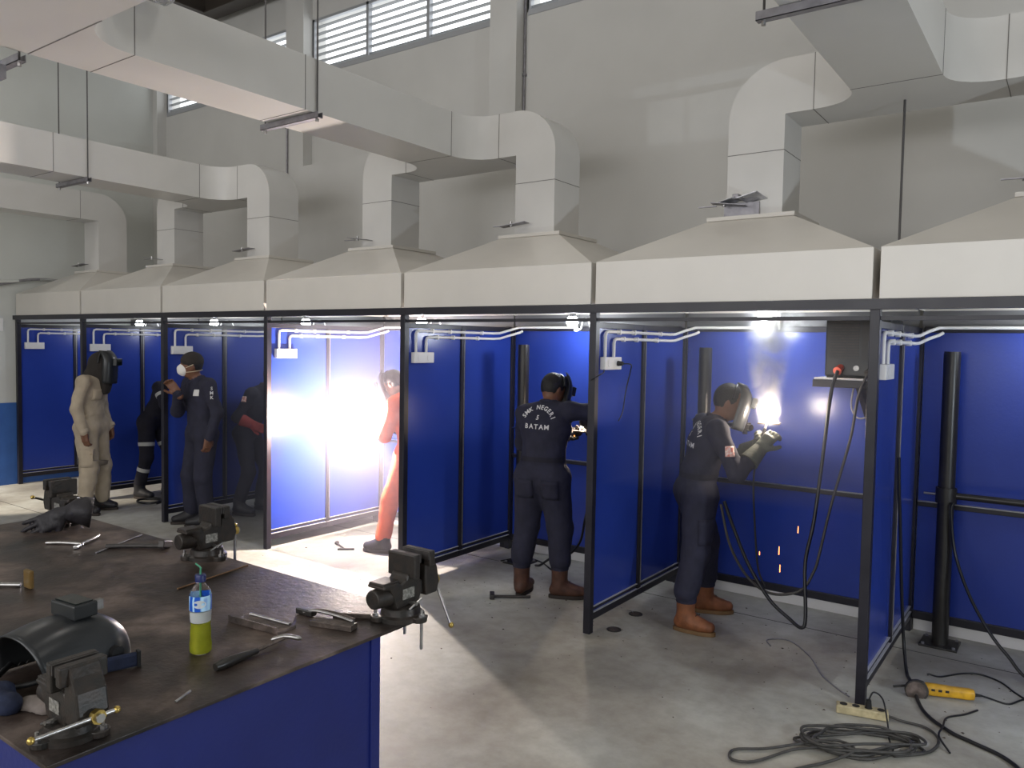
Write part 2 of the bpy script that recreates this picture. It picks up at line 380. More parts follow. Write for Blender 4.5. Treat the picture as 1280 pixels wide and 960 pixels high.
# roof steel near the side wall
t = thing('roof_beam', 'dark brown steel roof beams meeting above the corner of the louvred wall', 'beam', (1.46, 1.75, 6.2))
part('long_beam', G().box(1.40, XR, 1.70, 1.82, 6.22, 6.42), 'truss', t)
part('long_flange', G().box(1.36, XR, 1.64, 1.86, 6.20, 6.22), 'truss', t)
part('cross_beam', G().box(1.40, 1.52, -8.9, 1.70, 6.22, 6.42), 'truss', t)
part('cross_flange', G().box(1.34, 1.58, -8.9, 1.64, 6.20, 6.22), 'truss', t)
part('purlin', G().obox((3.6, 0.2, 6.5), (1, -0.7, 0), (0, 0, 1), 5.0, 0.10, 0.12), 'truss', t)
part('roof_sheet', G().box(1.53, 12, -3.0, 1.69, 6.60, 6.62), 'ceil', t)

# ------------------------------------------------------------------ booths
BN = ['end booth against the blue and white side wall', 'booth of the welder beside the man in beige', 'booth of the man in a white mask',
      'booth of the welder in orange', 'booth of the welder with raised elbow', 'booth of the welder in tan boots', 'booth with the grinder on its floor']
t = thing('front_beam', 'long black steel beam and rail along the front of all the booths', 'beam', (6, 0, 2.07))
part('beam', G().box(-0.05, 11.95, -0.045, 0.005, 2.128, 2.182), 'black', t)
part('rail', G().box(-0.04, 11.93, -0.012, 0.016, 2.072, 2.094), 'black', t)
PL = ['partition against the side wall, blue panel in black frame', 'blue partition behind the man in beige', 'blue partition beside the man in a white mask',
      'blue partition glowing beside the bright arc', 'blue partition hiding half of the welder in orange', 'blue partition with a plug in its outlet box',
      'blue partition next to the shelf with the welding machine', 'blue partition past the pipe stand with an arm']
def partition(i):
    x = i*W
    t = thing('booth_partition', PL[i], 'partition', (x, 0, 0), group='blue booth partitions')
    for y, z1 in ((0, 2.13), (0.70, 2.06), (1.43, 2.06)):
        z0 = 0.0 if y in (0, 1.43) else 0.10
        part('post', G().box(x-0.025, x+0.025, y-0.025, y+0.025, z0, z1), 'black', t, bev=0.003)
    b = part('bottom_rail', G().box(x-0.022, x+0.022, 0.025, 1.405, 0.085, 0.135), 'black', t, bev=0.003)
    part('bead', G().box(x-0.018, x+0.018, 0.025, 1.405, 0.150, 0.170), 'black', b, bev=0.002)
    part('glint_strip', G().box(x-0.027, x+0.027, 0.025, 1.405, 0.1355, 0.139), 'edge', b)  # glint along the rail, put in as pale colour
    part('glint_strip', G().box(x-0.022, x+0.022, 0.025, 1.405, 0.1705, 0.174), 'edge', b)
    part('top_rail', G().box(x-0.022, x+0.022, 0.025, 1.405, 2.03, 2.07), 'black', t, bev=0.003)
    part('panel', G().box(x-0.008, x+0.008, 0.025, 0.675, 0.139, 2.03), 'blue', t)
    part('panel', G().box(x-0.008, x+0.008, 0.725, 1.405, 0.139, 2.03), 'blue', t)
    # slim upright bead along the middle post
    part('cover_strip', G().box(x+0.0255, x+0.030, 0.705, 0.712, 0.175, 2.03), 'zinc', t)
for i in range(8): partition(i)
for i in range(7):
    x0, x1 = i*W+0.03, (i+1)*W-0.03
    t = thing('booth_back_wall', 'blue back panel of the '+BN[i], 'panel', ((x0+x1)/2, 1.46, 0), group='blue booth back panels')
    part('panel', G().box(x0, x1, 1.452, 1.460, 0.14, 2.06), 'blue', t)
    part('bottom_rail', G().box(x0-0.005, x1+0.005, 1.43, 1.47, 0.085, 0.14), 'black', t, bev=0.003)
    part('top_rail', G().box(x0, x1, 1.43, 1.47, 2.04, 2.08), 'black', t, bev=0.003)
    part('middle_rail', G().box(x0, x1, 1.425, 1.452, 0.865, 0.895), 'black', t, bev=0.003)
    part('rail_edge', G().box(x0, x1, 1.4235, 1.452, 0.8955, 0.901), 'steel', t)
    part('end_post', G().box(x1-0.06, x1, 1.42, 1.452, 0.0, 2.06), 'black', t)
    part('gap_sheet', G().box(x0-0.02, x1+0.02, 1.475, 1.485, 2.05, 2.30), 'gapgrey', t)  # grey sheet added to dim the bright gap under the hood
    part('kerb', G().box(x0, x1, 1.47, 1.52, 0.0, 0.075), 'white_plastic', t)

# ------------------------------------------------------------------ hoods
YH0, YH1 = -0.03, 1.47
ZS0, ZS1, ZT = 2.186, 2.455, 2.735
def hood(i):
    xc = (i+0.5)*W; a = W/2-0.018
    t = thing('extraction_hood', 'white sheet-metal hood over the '+BN[i], 'hood', (xc, 0.72, ZS0), group='white extraction hoods')
    g = G()
    for (x0, x1, y0, y1) in ((xc-a, xc+a, YH0, YH0+0.004), (xc-a, xc+a, YH1-0.004, YH1), (xc-a, xc-a+0.004, YH0+0.004, YH1-0.004), (xc+a-0.004, xc+a, YH0+0.004, YH1-0.004)):
        g.box(x0, x1, y0, y1, ZS0, ZS1)
    part('skirt', g, 'hood', t, bev=0.0015)
    b = 0.27; y0, y1 = 0.45, 0.99
    vs = [(xc-a, YH0, ZS1), (xc+a, YH0, ZS1), (xc+a, YH1, ZS1), (xc-a, YH1, ZS1), (xc-b, y0, ZT), (xc+b, y0, ZT), (xc+b, y1, ZT), (xc-b, y1, ZT)]
    part('canopy', G().add(vs, [(0, 1, 5, 4), (1, 2, 6, 5), (2, 3, 7, 6), (3, 0, 4, 7)]), 'hood', t)
    part('collar', G().box(xc-b-0.012, xc+b+0.012, y0-0.012, y1+0.012, ZT-0.002, ZT+0.024), 'hood', t, bev=0.002)
    part('lip', G().box(xc-a, xc+a, YH0-0.003, YH0+0.02, ZS0-0.002, ZS0+0.006), 'hood', t)
for i in range(7): hood(i)

# ------------------------------------------------------------------ ducts
ZB, ZD = 3.38, 3.72
RY0, RY1 = 0.52, 0.88; HX = 0.18; MW = 0.23
def ring_x(g, x, y0, y1, z0, z1, e=0.002, w=0.004): g.box(x-w/2, x+w/2, y0-e, y1+e, z0-e, z1+e)
def ring_y(g, y, x0, x1, z0, z1, e=0.002, w=0.004): g.box(x0-e, x1+e, y-w/2, y+w/2, z0-e, z1+e)
def damper(t, x, y, z, sgn):
    d = part('damper_handle', G().obox((x-0.0, y-0.05, z), (0.95, 0.15, 0.12*sgn), (0, 0, 1), 0.22, 0.09, 0.004).obox((x-0.15, y-0.03, z), (0.95, 0.1, 0.0), (0, 0, 1), 0.12, 0.018, 0.006), 'zinc', t)
    part('damper_knob', G().cyl((x-0.03, y-0.05, z-0.012), (x-0.03, y-0.05, z+0.025), 0.012), 'steel', d)
def duct_pair(xc, label, y_end):
    t = thing('exhaust_duct', label, 'duct', (xc, 0.7, ZT), group='white exhaust ducts')
    part('main_run', G().box(xc-MW, xc+MW, y_end, 0.26, ZB, ZD), 'duct', t)
    q = [(xc+MW, 0.26)]; rr = 0.25
    for k in range(9):
        a = k/8*PI/2; q.append((xc+MW+rr-rr*math.cos(a), 0.27+rr*math.sin(a)))
    q += [(xc+MW+rr+0.02, RY0), (xc+MW+rr+0.02, RY1)]
    poly = q + [(2*xc-x, y) for x, y in reversed(q)]
    part('tee', G().prism(poly, 'z', ZB, ZD), 'duct', t, smooth=30)
    sgs = [G(), G()]
    ring_y(sgs[0], 0.26, xc-MW, xc+MW, ZB, ZD); ring_y(sgs[1], -1.17, xc-MW, xc+MW, ZB, ZD)
    for s in (-1, 1):
        xv = xc + s*W/2; xt = xc + s*(MW+rr+0.02); xi = xv - s*HX
        part('branch', G().box(min(xt, xi), max(xt, xi), RY0, RY1, ZB, ZD), 'duct', t)
        pl = [(xi, ZB)] + [(xi + s*2*HX*math.sin(k/12*PI/2), ZB + (ZD-ZB)*math.cos(k/12*PI/2)) for k in range(13)]
        part('elbow', G().prism(pl, 'y', RY0, RY1), 'duct', t, smooth=30)
        part('riser', G().box(xv-HX, xv+HX, RY0, RY1, ZT+0.026, ZB), 'duct', t)
        sg = G(); ring_x(sg, xt, RY0, RY1, ZB, ZD); sgs.append(sg)
        zs = ZB-0.22
        sgs.append(G().box(xv-HX-0.0015, xv+HX+0.0015, RY0-0.0015, RY1+0.0015, zs-0.002, zs+0.002))
        damper(t, xv-HX+0.04, RY0-0.02, ZT+0.10, s)
    for sg in sgs: part('seam', sg, 'seam', t)
    return t
duct_pair(3.4, 'white rectangular duct joining the hoods of the masked man and the beige man', -2.9)
duct_pair(6.8, 'white rectangular duct with a lit underside, feeding the two hoods beside the bright arc', -2.279)
duct_pair(10.2, 'white rectangular duct above the shelf with the welding machine', -2.599)
fx, fy, fz = 5.5*W-0.06, 0.46, ZT+0.115
t = thing('foil_flap', 'crumpled grey foil flaps taped to the duct over the smoke plume', 'foil', (fx, fy, ZT+0.03))
for k, (a, b, c, d) in enumerate((((-.13, -.06, .0), (-.02, -.075, .022), (-.01, .05, .018), (-.11, .05, -.01)), ((.0, -.09, .01), (.12, -.07, .045), (.15, .05, .015), (.02, .05, .0)))):
    part('flap', G().add([V((fx, fy, fz))+V(q) for q in (a, b, c, d)]+[V((fx, fy, fz-.004))+V(q) for q in (a, b, c, d)], [(0, 1, 2, 3), (7, 6, 5, 4), (0, 4, 5, 1), (1, 5, 6, 2), (2, 6, 7, 3), (3, 7, 4, 0)]), 'pad', t)
part('stem', G().box(fx-.13, fx+.10, fy+.045, fy+.055, ZT+.026, fz), 'zinc', t)
part('clip', G().box(fx-.04, fx+.0, fy-.06, fy+.03, fz+.01, fz+.04), 'zinc', t, bev=.003)
# end hood: riser and elbow turning away along the side wall
xc = 0.85
t = thing('exhaust_duct', 'white duct with one bend on the end hood beside the side wall', 'duct', (xc, 0.7, ZT), group='white exhaust ducts')
part('riser', G().box(xc-HX, xc+HX, RY0, RY1, ZT+0.02, ZB), 'duct', t)
pl = [(RY0, ZB)] + [(RY0 + 2*HX*math.sin(k/12*PI/2), ZB + (ZD-ZB)*math.cos(k/12*PI/2)) for k in range(13)]
part('elbow', G().prism(pl, 'x', xc-HX, xc+HX), 'duct', t, smooth=30)
part('main_run', G().box(xc-HX, xc+HX, -3.6, RY0, ZB, ZD), 'duct', t)
damper(t, xc-HX+0.02, RY0-0.02, ZT+0.10, 1)
sg = G(); ring_y(sg, 0.3, xc-HX, xc+HX, ZB, ZD); part('seam', sg, 'seam', t)
# header the middle duct turns into
t = thing('header_duct', 'wide white header duct with a curved shoe, crossing the hall over the bench', 'duct', (8, -3.0, ZB))
xa, xb = 6.8-MW, 6.8+MW
poly = [(xa, -2.281), (xb, -2.281)] + [(xb+0.30-0.30*math.cos(k/10*PI/2), -2.30-0.30*math.sin(k/10*PI/2)) for k in range(11)] + [(xa, -2.60)]
part('shoe', G().prism(poly, 'z', ZB, ZD), 'duct', t, smooth=30)
part('header_run', G().box(xa, 15.0, -3.35, -2.60, ZB, ZD), 'duct', t)
sg = G(); ring_y(sg, -2.28, xa, xb, ZB, ZD); part('seam', sg, 'seam', t)
part('seam', G().box(xa-0.002, xb+0.30, -2.603, -2.598, ZB-0.002, ZB+0.02), 'seam', t)

def hanger(x0, x1, y, label, ztop=ZC, drop=ZB):
    t = thing('duct_hanger', label, 'hanger', ((x0+x1)/2, y, drop-0.04), group='strut hangers under the ducts')
    g = G().box(x0, x1, y-0.02, y-0.017, drop-0.042, drop-0.003).box(x0, x1, y+0.017, y+0.02, drop-0.042, drop-0.003).box(x0, x1, y-0.02, y+0.02, drop-0.042, drop-0.039)
    part('strut', g, 'zinc', t)
    for x in (x0+0.03, x1-0.03):
        part('rod', G().cyl((x, y, drop-0.05), (x, y, ztop), 0.006, n=8), 'rod', t)
        part('nut', G().cyl((x, y, drop-0.062), (x, y, drop-0.042), 0.011, n=6), 'steel', t)
hanger(6.8-MW-0.08, 6.8+MW+0.05, -1.09, 'strut and two rods holding the duct with a lit underside')
hanger(6.8-MW-0.45, 6.8-MW+0.0, -2.63, 'strut and rods at the end of the wide header duct', drop=ZB-0.005)
hanger(3.4-MW-0.10, 3.4+MW+0.05, -0.88, 'strut and rods under the duct of the masked man\'s hood')
hanger(10.2-MW-0.10, 10.2+MW+0.05, -1.03, 'strut and rods under the duct above the welding machine')
hanger(0.85-HX-0.1, 0.85+HX+0.1, -1.25, 'strut and rods under the bent duct along the side wall')
# perforated bracket beside the header end
t = thing('perforated_bracket', 'short perforated steel channel beside the strut of the header duct', 'bracket', (6.3, -2.66, 3.25))
part('channel', G().box(6.10, 6.46, -2.70, -2.66, 3.255, 3.325), 'zinc', t)
for k in range(4): part('hole', G().cyl((6.15+k*0.08, -2.7015, 3.29), (6.15+k*0.08, -2.658, 3.29), 0.011, n=10), 'white_plastic', t)
# thin rods and pipes by the wall
single('tie_rod', G().cyl((10.19, 0.62, 2.46), (10.19, 0.62, 3.38), 0.007, n=8), 'rod', 'thin dark rod rising from the gap between two hoods to the duct', 'rod')
for x, y, z0, z1, lb in ((3.02, 1.845, 2.0, 5.3, 'grey conduit running down the wall beside the louvre window'), (6.50, 1.985, 4.06, 6.7, 'thin grey conduit in the corner of the wall column')):
    t = thing('wall_conduit', lb, 'conduit', (x, y, z0))
    part('pipe', G().cyl((x, y, z0), (x, y, z1), 0.012, n=10), 'zinc', t, smooth=40)
    for k in range(3):
        z = z0+(z1-z0)*(k+0.7)/3.5; part('clip', G().box(x-0.022, x+0.022, y-0.016, y+0.02, z-0.012, z+0.012), 'zinc', t)
t = thing('side_conduit', 'pair of grey conduits dropping onto the end hood from the side wall', 'conduit', (0.05, -0.6, 2.4))
for k, m in ((0, 'zinc'), (1, 'wall_side')):
    part('pipe', G().tube([(-0.02+0.03*k, -1.6, 2.18+0.05*k), (-0.02+0.03*k, -0.9, 2.30+0.05*k), (0.0+0.03*k, -0.35, 2.52+0.05*k), (0.03, 0.0, 2.62), (0.03, 0.25, 2.66), (0.03, 0.6, 2.66)], 0.02, smooth=True), m, t, smooth=60)
single('wall_notice', G().box(-0.05, -0.035, -0.62, -0.16, 1.98, 2.14), 'white_plastic', 'small white notice fixed high on the side wall', 'notice')
# ------------------------------------------------------------------ outlets, conduits, lamps
OL = ['white outlet box on the partition against the side wall', 'white outlet box beside the helmet of the man in beige', 'white outlet box behind the cap of the masked man',
      'white outlet box lit violet by the bright arc', 'white outlet box in the booth of the welder with elbow raised', 'white outlet box with a black plug in it', 'white outlet box near the welding machine shelf']
def outlet(i):
    x = i*W+0.008
    t = thing('outlet_box', OL[i], 'outlet box', (x, 0.18, 1.755), group='outlet boxes with conduits')
    bx = part('box', G().box(x, x+0.042, 0.065, 0.295, 1.755, 1.840), 'white_plastic', t, bev=0.005)
    for k in range(2):
        y = 0.125+0.11*k
        part('socket', G().cyl((x+0.0425, y, 1.797), (x+0.0445, y, 1.797), 0.026, n=20), 'white_plastic', bx)
    for k, (y, z) in enumerate(((0.105, 2.010), (0.225, 1.962))):
        xx = x+0.016
        pts = [(xx, y, 1.84), (xx, y, z-0.03), (xx, y+0.008, z-0.008), (xx, y+0.03, z), (xx, 1.12, z), (xx+0.01, 1.20, z+0.004), (xx+0.05, 1.30, z+0.035), (xx+0.10, 1.375, z+0.06)]
        if k == 0: pts += [(xx+0.16, 1.415, z+0.062), (xx+0.70, 1.418, z+0.062)]
        else: pts += [(xx+0.12, 1.40, z+0.075)]
        c = part('conduit', G().tube(pts, 0.011, n=10, smooth=False), 'white_plastic', t, smooth=60)
        for yy in (0.30+0.06*k, 0.52+0.04*k, 0.95-0.06*k):
            part('clip', G().box(xx-0.016, xx+0.014, yy-0.009, yy+0.009, z-0.017, z+0.017), 'white_plastic', c, bev=0.003)
    if i == 5:
        p = part('plug', G().cyl((x+0.044, 0.235, 1.797), (x+0.085, 0.235, 1.797), 0.019, 0.013, n=14), 'rubber', t, smooth=40)
        part('cord', G().tube([(x+0.085, 0.235, 1.797), (x+0.11, 0.30, 1.79), (x+0.07, 0.37, 1.74), (x+0.03, 0.385, 1.60), (x+0.03, 0.35, 1.47), (x+0.02, 0.31, 1.40)], 0.0045, n=6), 'rubber', p, smooth=60)
        part('cord', G().tube([(x+0.03, 0.07, 1.757), (x+0.05, 0.03, 1.74), (x+0.045, -0.03, 1.72), (x-0.01, -0.033, 1.69)], 0.004, n=6), 'rubber', p, smooth=60)
for i in range(7): outlet(i)
for i in range(7):
    x, y, z = (i+0.5)*W-0.03, 1.16, 2.115
    if i == 5: x, y, z = 9.24, 1.15, 2.160
    t = thing('booth_lamp', 'bright lamp in the '+BN[i], 'lamp', (x, y, z), group='lamps under the hoods')
    part('bulb', G().ball((x, y, z), 0.052, 16, 10), 'bulb', t, smooth=180)
    part('holder', G().lathe([(0.035, 0.040), (0.03, 0.07), (0.022, 0.09), (0.012, 0.10)], (x, y, z)), 'white_plastic', t, smooth=40)
    part('bracket', G().tube([(x+0.02, y, z-0.072), (x+0.06, y+0.04, z-0.06), (x+0.065, y+0.08, z+0.02), (x+0.03, 1.38, z+0.02), (x+0.02, 1.431, 2.06)], 0.008, n=6), 'white_plastic', t, smooth=60)
    lamp('lamp_light', 'POINT', (x, y-0.02, z-0.10), (12, 12, 12, 12, 19, 16, 11)[i], (0.90, 0.95, 1.0), 0.05)

# ------------------------------------------------------------------ pipe stands
def stand(x, y, label, arm):
    t = thing('pipe_stand', label, 'stand', (x, y, 0), group='black pipe stands in the booths')
    part('column', G().cyl((x, y, 0.012), (x, y, 1.905), 0.049, n=24), 'pipeblack', t, smooth=40)
    part('cap', G().cyl((x, y, 1.905), (x, y, 1.915), 0.047, n=24), 'pipeblack', t, smooth=40)
    part('base_plate', G().box(x-0.11, x+0.11, y-0.11, y+0.11, 0, 0.012), 'pipeblack', t, bev=0.002)
    for a, b in ((-1, -1), (1, -1), (1, 1), (-1, 1)):
        part('bolt', G().cyl((x+a*0.088, y+b*0.088, 0.012), (x+a*0.088, y+b*0.088, 0.024), 0.010, n=6), 'zinc', t)
    z, L, dr = arm
    d = V(dr).normalized(); p = V((x, y, z))
    c = part('clamp_collar', G().cyl((x, y, z-0.05), (x, y, z+0.05), 0.062, n=20), 'pipeblack', t, smooth=40)
    part('clamp_screw', G().cyl(p-d*0.06, p-d*0.13, 0.008, n=8), 'steel', c)
    a = part('arm', G().cyl(p+d*0.05, p+d*L, 0.022, n=16), 'pipeblack', t, smooth=40)
    q = p+d*(L-0.06)
    part('arm_clamp', G().cyl(q-V((0, 0, 0.05)), q+V((0, 0, 0.06)), 0.018, n=10).obox(q, d, (0, 0, 1), 0.05, 0.06, 0.06), 'pipeblack', a)
    return t
stand(7.17, 1.10, 'black pipe stand beside the welder with elbow raised', (1.18, 0.62, (0.95, -0.22, 0)))
stand(8.80, 1.16, 'black pipe stand behind the welder in tan boots', (1.36, 0.50, (0.85, -0.45, 0)))
stand(10.42, 1.26, 'black pipe stand with a level arm, standing behind the yellow grinder', (0.985, 0.78, (1, 0, 0)))
t = thing('work_coupon', 'small steel plate being welded under the smoke plume', 'steel plate', ARC5-V((0, 0, 0.05)))
part('plate', G().obox(ARC5+V((0.0, 0.02, -0.045)), (1, 0.2, 0), (0, 0, 1), 0.14, 0.10, 0.01), 'rust', t)
t = thing('work_coupon', 'small steel plate being welded by the welder with raised elbow', 'steel plate', ARC4-V((0, 0, 0.05)))
part('plate', G().obox(ARC4+V((0.0, 0.02, -0.045)), (1, 0.2, 0), (0, 0, 1), 0.14, 0.10, 0.01), 'rust', t)

# ------------------------------------------------------------------ welding machine on its shelf
t = thing('wall_shelf', 'small black steel shelf under the welding machine', 'shelf', (9.9, 1.2, 1.70))
part('top', G().box(9.64, 10.16, 0.98, 1.44, 1.715, 1.728), 'white_plastic', t)
part('frame', G().box(9.632, 10.165, 0.972, 1.445, 1.665, 1.714), 'black', t, bev=0.003)
part('bracket', G().prism([(1.0, 1.665), (1.44, 1.665), (1.44, 1.36)], 'x', 9.90, 9.93), 'black', t)
t = thing('welding_machine', 'black welding machine with vents and an orange-red plug on the shelf', 'welding machine', (9.9, 1.2, 1.728))
bd = part('body', G().box(9.70, 10.10, 1.0, 1.42, 1.738, 2.12), 'helmet', t, bev=0.012)
for k in range(14):
    part('vent', G().box(9.73, 9.91, 0.995, 1.002, 1.86+k*0.018, 1.868+k*0.018), 'machead', bd)
part('front_panel', G().box(9.93, 10.08, 0.994, 1.002, 1.85, 2.10), 'pipeblack', bd)
for x in (9.73, 10.06): part('foot', G().box(x-0.02, x+0.02, 1.02, 1.40, 1.728, 1.74), 'rubber', t)
c = part('connector', G().cyl((9.805, 1.0, 1.80), (9.795, 0.94, 1.775), 0.022, 0.028, n=14), 'red', t, smooth=40)
part('socket', G().cyl((9.90, 0.992, 1.795), (9.90, 1.002, 1.795), 0.018, n=14), 'steel', t)
part('connector', G().cyl((9.99, 1.0, 1.79), (9.98, 0.95, 1.765), 0.019, 0.024, n=14), 'rubber', t, smooth=40)
single('welding_cable', G().tube([(9.797, 0.945, 1.778), (9.77, 0.90, 1.62), (9.74, 0.9, 1.27), (9.72, 0.8, 0.8), (9.70, 0.7, 0.53), (9.74, 0.6, 0.22), (9.725, 0.57, 0.15), (9.65, 0.55, 0.2), (9.52, 0.55, 0.3), (9.38, 0.55, 0.5), (9.28, 0.54, 0.72), (9.215, 0.52, 0.90)], 0.0115, n=10), 'rubber', 'thick black cable hanging from the red plug in a low loop', 'cable', smooth=60)
single('welding_cable', G().tube([(9.98, 0.95, 1.765), (9.93, 0.93, 1.60), (9.89, 0.95, 1.33), (9.8, 0.9, 0.9), (9.75, 0.85, 0.58), (9.73, 0.8, 0.46), (9.66, 0.75, 0.33), (9.49, 0.7, 0.29), (9.35, 0.65, 0.38), (9.25, 0.56, 0.6), (9.20, 0.50, 0.88)], 0.009, n=10), 'greycable', 'grey cable from the welding machine curving up to the welder\'s hip', 'cable', smooth=60)
single('welding_cable', G().tube([(9.385, 0.70, 1.25), (9.36, 0.66, 1.06), (9.38, 0.66, 0.71), (9.41, 0.66, 0.45), (9.46, 0.66, 0.34)], 0.007, n=8), 'rubber', 'thin black lead hanging straight down from the welder\'s torch', 'cable', smooth=60)
single('earth_loop', G().tube([(9.80, 1.41, 1.66), (9.79, 1.40, 1.52), (9.84, 1.38, 1.44), (9.91, 1.38, 1.47), (9.93, 1.40, 1.62)], 0.006, n=8), 'zinc', 'loop of grey wire hanging under the welding machine shelf', 'wire', smooth=60)

# ------------------------------------------------------------------ arcs and sparks
def arc(label, p, m, r):
    return single('welding_arc', G().ball(p, r, 14, 10), m, label, 'welding arc', loc=p, smooth=180, group='welding arcs')
arc('blinding white welding arc of the welder in orange', ARC3, 'arc', 0.010)
arc('white welding arc under the smoke plume', ARC5, 'arc', 0.009)
arc('orange-white welding arc half hidden by a black post', ARC4, 'arcw', 0.014)
for k, (x, y, z, l, lb) in enumerate(((9.62, 0.8, 0.72, 0.045, 'short orange spark falling below the hanging cable'), (9.50, 0.8, 0.56, 0.055, 'longest orange spark falling beside the hanging cables'),
        (9.51, 0.8, 0.44, 0.05, 'faint orange spark lowest over the concrete'), (9.37, 0.8, 0.52, 0.025, 'tiny orange spark close to the welder in tan boots'), (7.82, 0.9, 1.18, 0.03, 'orange spark below the raised arm'))):
    single('spark', G().cyl((x, y, z-l/2), (x, y, z+l/2), 0.0028, 0.0022, n=6), 'spark', lb, 'spark')
# ------------------------------------------------------------------ signed-distance modelling for bodies, gloves, boots
def sdf_eval(prims, P):
    D = None; best = None; lab = np.zeros(P.shape[0], int)
    for pr in prims:
        ty = pr[0]
        if ty == 'cap':
            _, a, b, ra, rb, k, lb = pr[:7]; L = pr[7] if len(pr) > 7 else None
            a = np.array(a, float); b = np.array(b, float); ba = b-a
            q = P-a; t = np.clip((q@ba)/max(ba@ba, 1e-12), 0, 1)
            q = q - t[:, None]*ba
            if L is not None:
                ax, sc = np.array(L[0], float), L[1]
                q = q - (q@ax)[:, None]*ax*(1-1/sc)
            d = np.sqrt((q*q).sum(1)) - (ra+(rb-ra)*t)
        elif ty == 'ell':
            _, c, r, Rm, k, lb = pr[:6]
            q = (P-np.array(c, float))@np.array(Rm, float).T; r = np.array(r, float)
            n = np.sqrt(((q/r)**2).sum(1)); d = (n-1)*r.min()
        elif ty in ('box', 'sub'):
            _, c, h, Rm, rd, k, lb = pr[:7]
            q = np.abs((P-np.array(c, float))@np.array(Rm, float).T)-np.array(h, float)+rd
            d = np.sqrt((np.maximum(q, 0)**2).sum(1)) + np.minimum(q.max(1), 0) - rd
        if ty == 'sub':
            D = np.maximum(D, -d); continue
        if D is None: D = d; best = d.copy(); lab[:] = lb
        else:
            m = d < best; lab[m] = lb; best = np.minimum(best, d)
            h = np.clip(0.5+0.5*(D-d)/max(k, 1e-6), 0, 1)
            D = D*(1-h)+d*h - k*h*(1-h)
    return D, lab
def sdf_bounds(prims):
    lo = np.full(3, 1e9); hi = -lo
    for p in prims:
        if p[0] == 'cap': pts = [p[1], p[2]]; r = max(p[3], p[4])*(p[7][1] if len(p) > 7 else 1)
        elif p[0] == 'ell': pts = [p[1]]; r = max(p[2])
        elif p[0] == 'box': pts = [p[1]]; r = np.linalg.norm(p[2])
        else: continue
        for q in pts:
            lo = np.minimum(lo, np.array(q)-r); hi = np.maximum(hi, np.array(q)+r)
    return lo, hi
def sdf_mesh(prims, res, fold=0.0, ffreq=9.0):
    lo, hi = sdf_bounds(prims); lo -= 2.5*res; hi += 2.5*res
    n = np.ceil((hi-lo)/res).astype(int)+1
    ax = [lo[i]+np.arange(n[i])*res for i in range(3)]
    X, Y, Z = np.meshgrid(*ax, indexing='ij'); P = np.stack([X.ravel(), Y.ravel(), Z.ravel()], 1)
    D, lab = sdf_eval(prims, P); D = D.reshape(n); 
    ins = D < 0
    c = np.zeros(tuple(n-1), int)
    sl = lambda A, i, j, k: A[i:n[0]-1+i, j:n[1]-1+j, k:n[2]-1+k]
    for i in (0, 1):
        for j in (0, 1):
            for k in (0, 1): c += sl(ins, i, j, k)
    act = (c > 0) & (c < 8)
    idx = -np.ones(act.shape, int); idx[act] = np.arange(act.sum())
    ii = np.argwhere(act); acc = np.zeros((len(ii), 3)); cnt = np.zeros(len(ii))
    for d in range(3):
        o = [e for e in range(3) if e != d]
        for u in (0, 1):
            for v in (0, 1):
                a = np.zeros(3, int); a[o[0]] = u; a[o[1]] = v; b = a.copy(); b[d] = 1
                A = ii+a; B = ii+b
                da = D[A[:, 0], A[:, 1], A[:, 2]]; db = D[B[:, 0], B[:, 1], B[:, 2]]
                m = (da < 0) != (db < 0); t = np.where(m, da/np.where(m, da-db, 1), 0)
                acc += np.where(m[:, None], a+t[:, None]*(b-a), 0); cnt += m
    ver = lo+(ii+acc/cnt[:, None])*res
    faces = []
    for d in range(3):
        o = [e for e in range(3) if e != d]
        s0 = [slice(None)]*3; s1 = [slice(None)]*3; s0[d] = slice(0, n[d]-1); s1[d] = slice(1, n[d])
        cr = ins[tuple(s0)] != ins[tuple(s1)]; w = np.argwhere(cr)
        w = w[(w[:, o[0]] > 0) & (w[:, o[1]] > 0) & (w[:, o[0]] < n[o[0]]-1) & (w[:, o[1]] < n[o[1]]-1)]
        e0 = np.zeros(3, int); e0[o[0]] = 1; e1 = np.zeros(3, int); e1[o[1]] = 1
        q = [idx[tuple((w-x).T)] for x in (e0+e1, e1, np.zeros(3, int), e0)]
        q = np.stack(q, 1); fl = ins[tuple(w.T)] ^ (d == 1)
        q[~fl] = q[~fl][:, ::-1]; faces.append(q)
    F = np.concatenate(faces)
    fc = ver[F].mean(1)
    _, fl = sdf_eval([p for p in prims if p[0] != 'sub'], fc)
    if fold:
        E = res*0.5
        nr = np.stack([sdf_eval(prims, ver+np.eye(3)[i]*E)[0]-sdf_eval(prims, ver-np.eye(3)[i]*E)[0] for i in range(3)], 1)
        nr /= np.linalg.norm(nr, axis=1)[:, None]+1e-9
        _, vl = sdf_eval([p for p in prims if p[0] != 'sub'], ver)
        am = np.array([(noise.noise(V((p[0]*ffreq, p[1]*ffreq, p[2]*ffreq*0.8))) + 0.6*abs(noise.noise(V((p[0]*ffreq*2.1+3, p[1]*ffreq*2.1, p[2]*ffreq*1.9))))) for p in ver])
        ver = ver + nr*(am*fold*(vl == 0))[:, None]
    return ver, F, fl
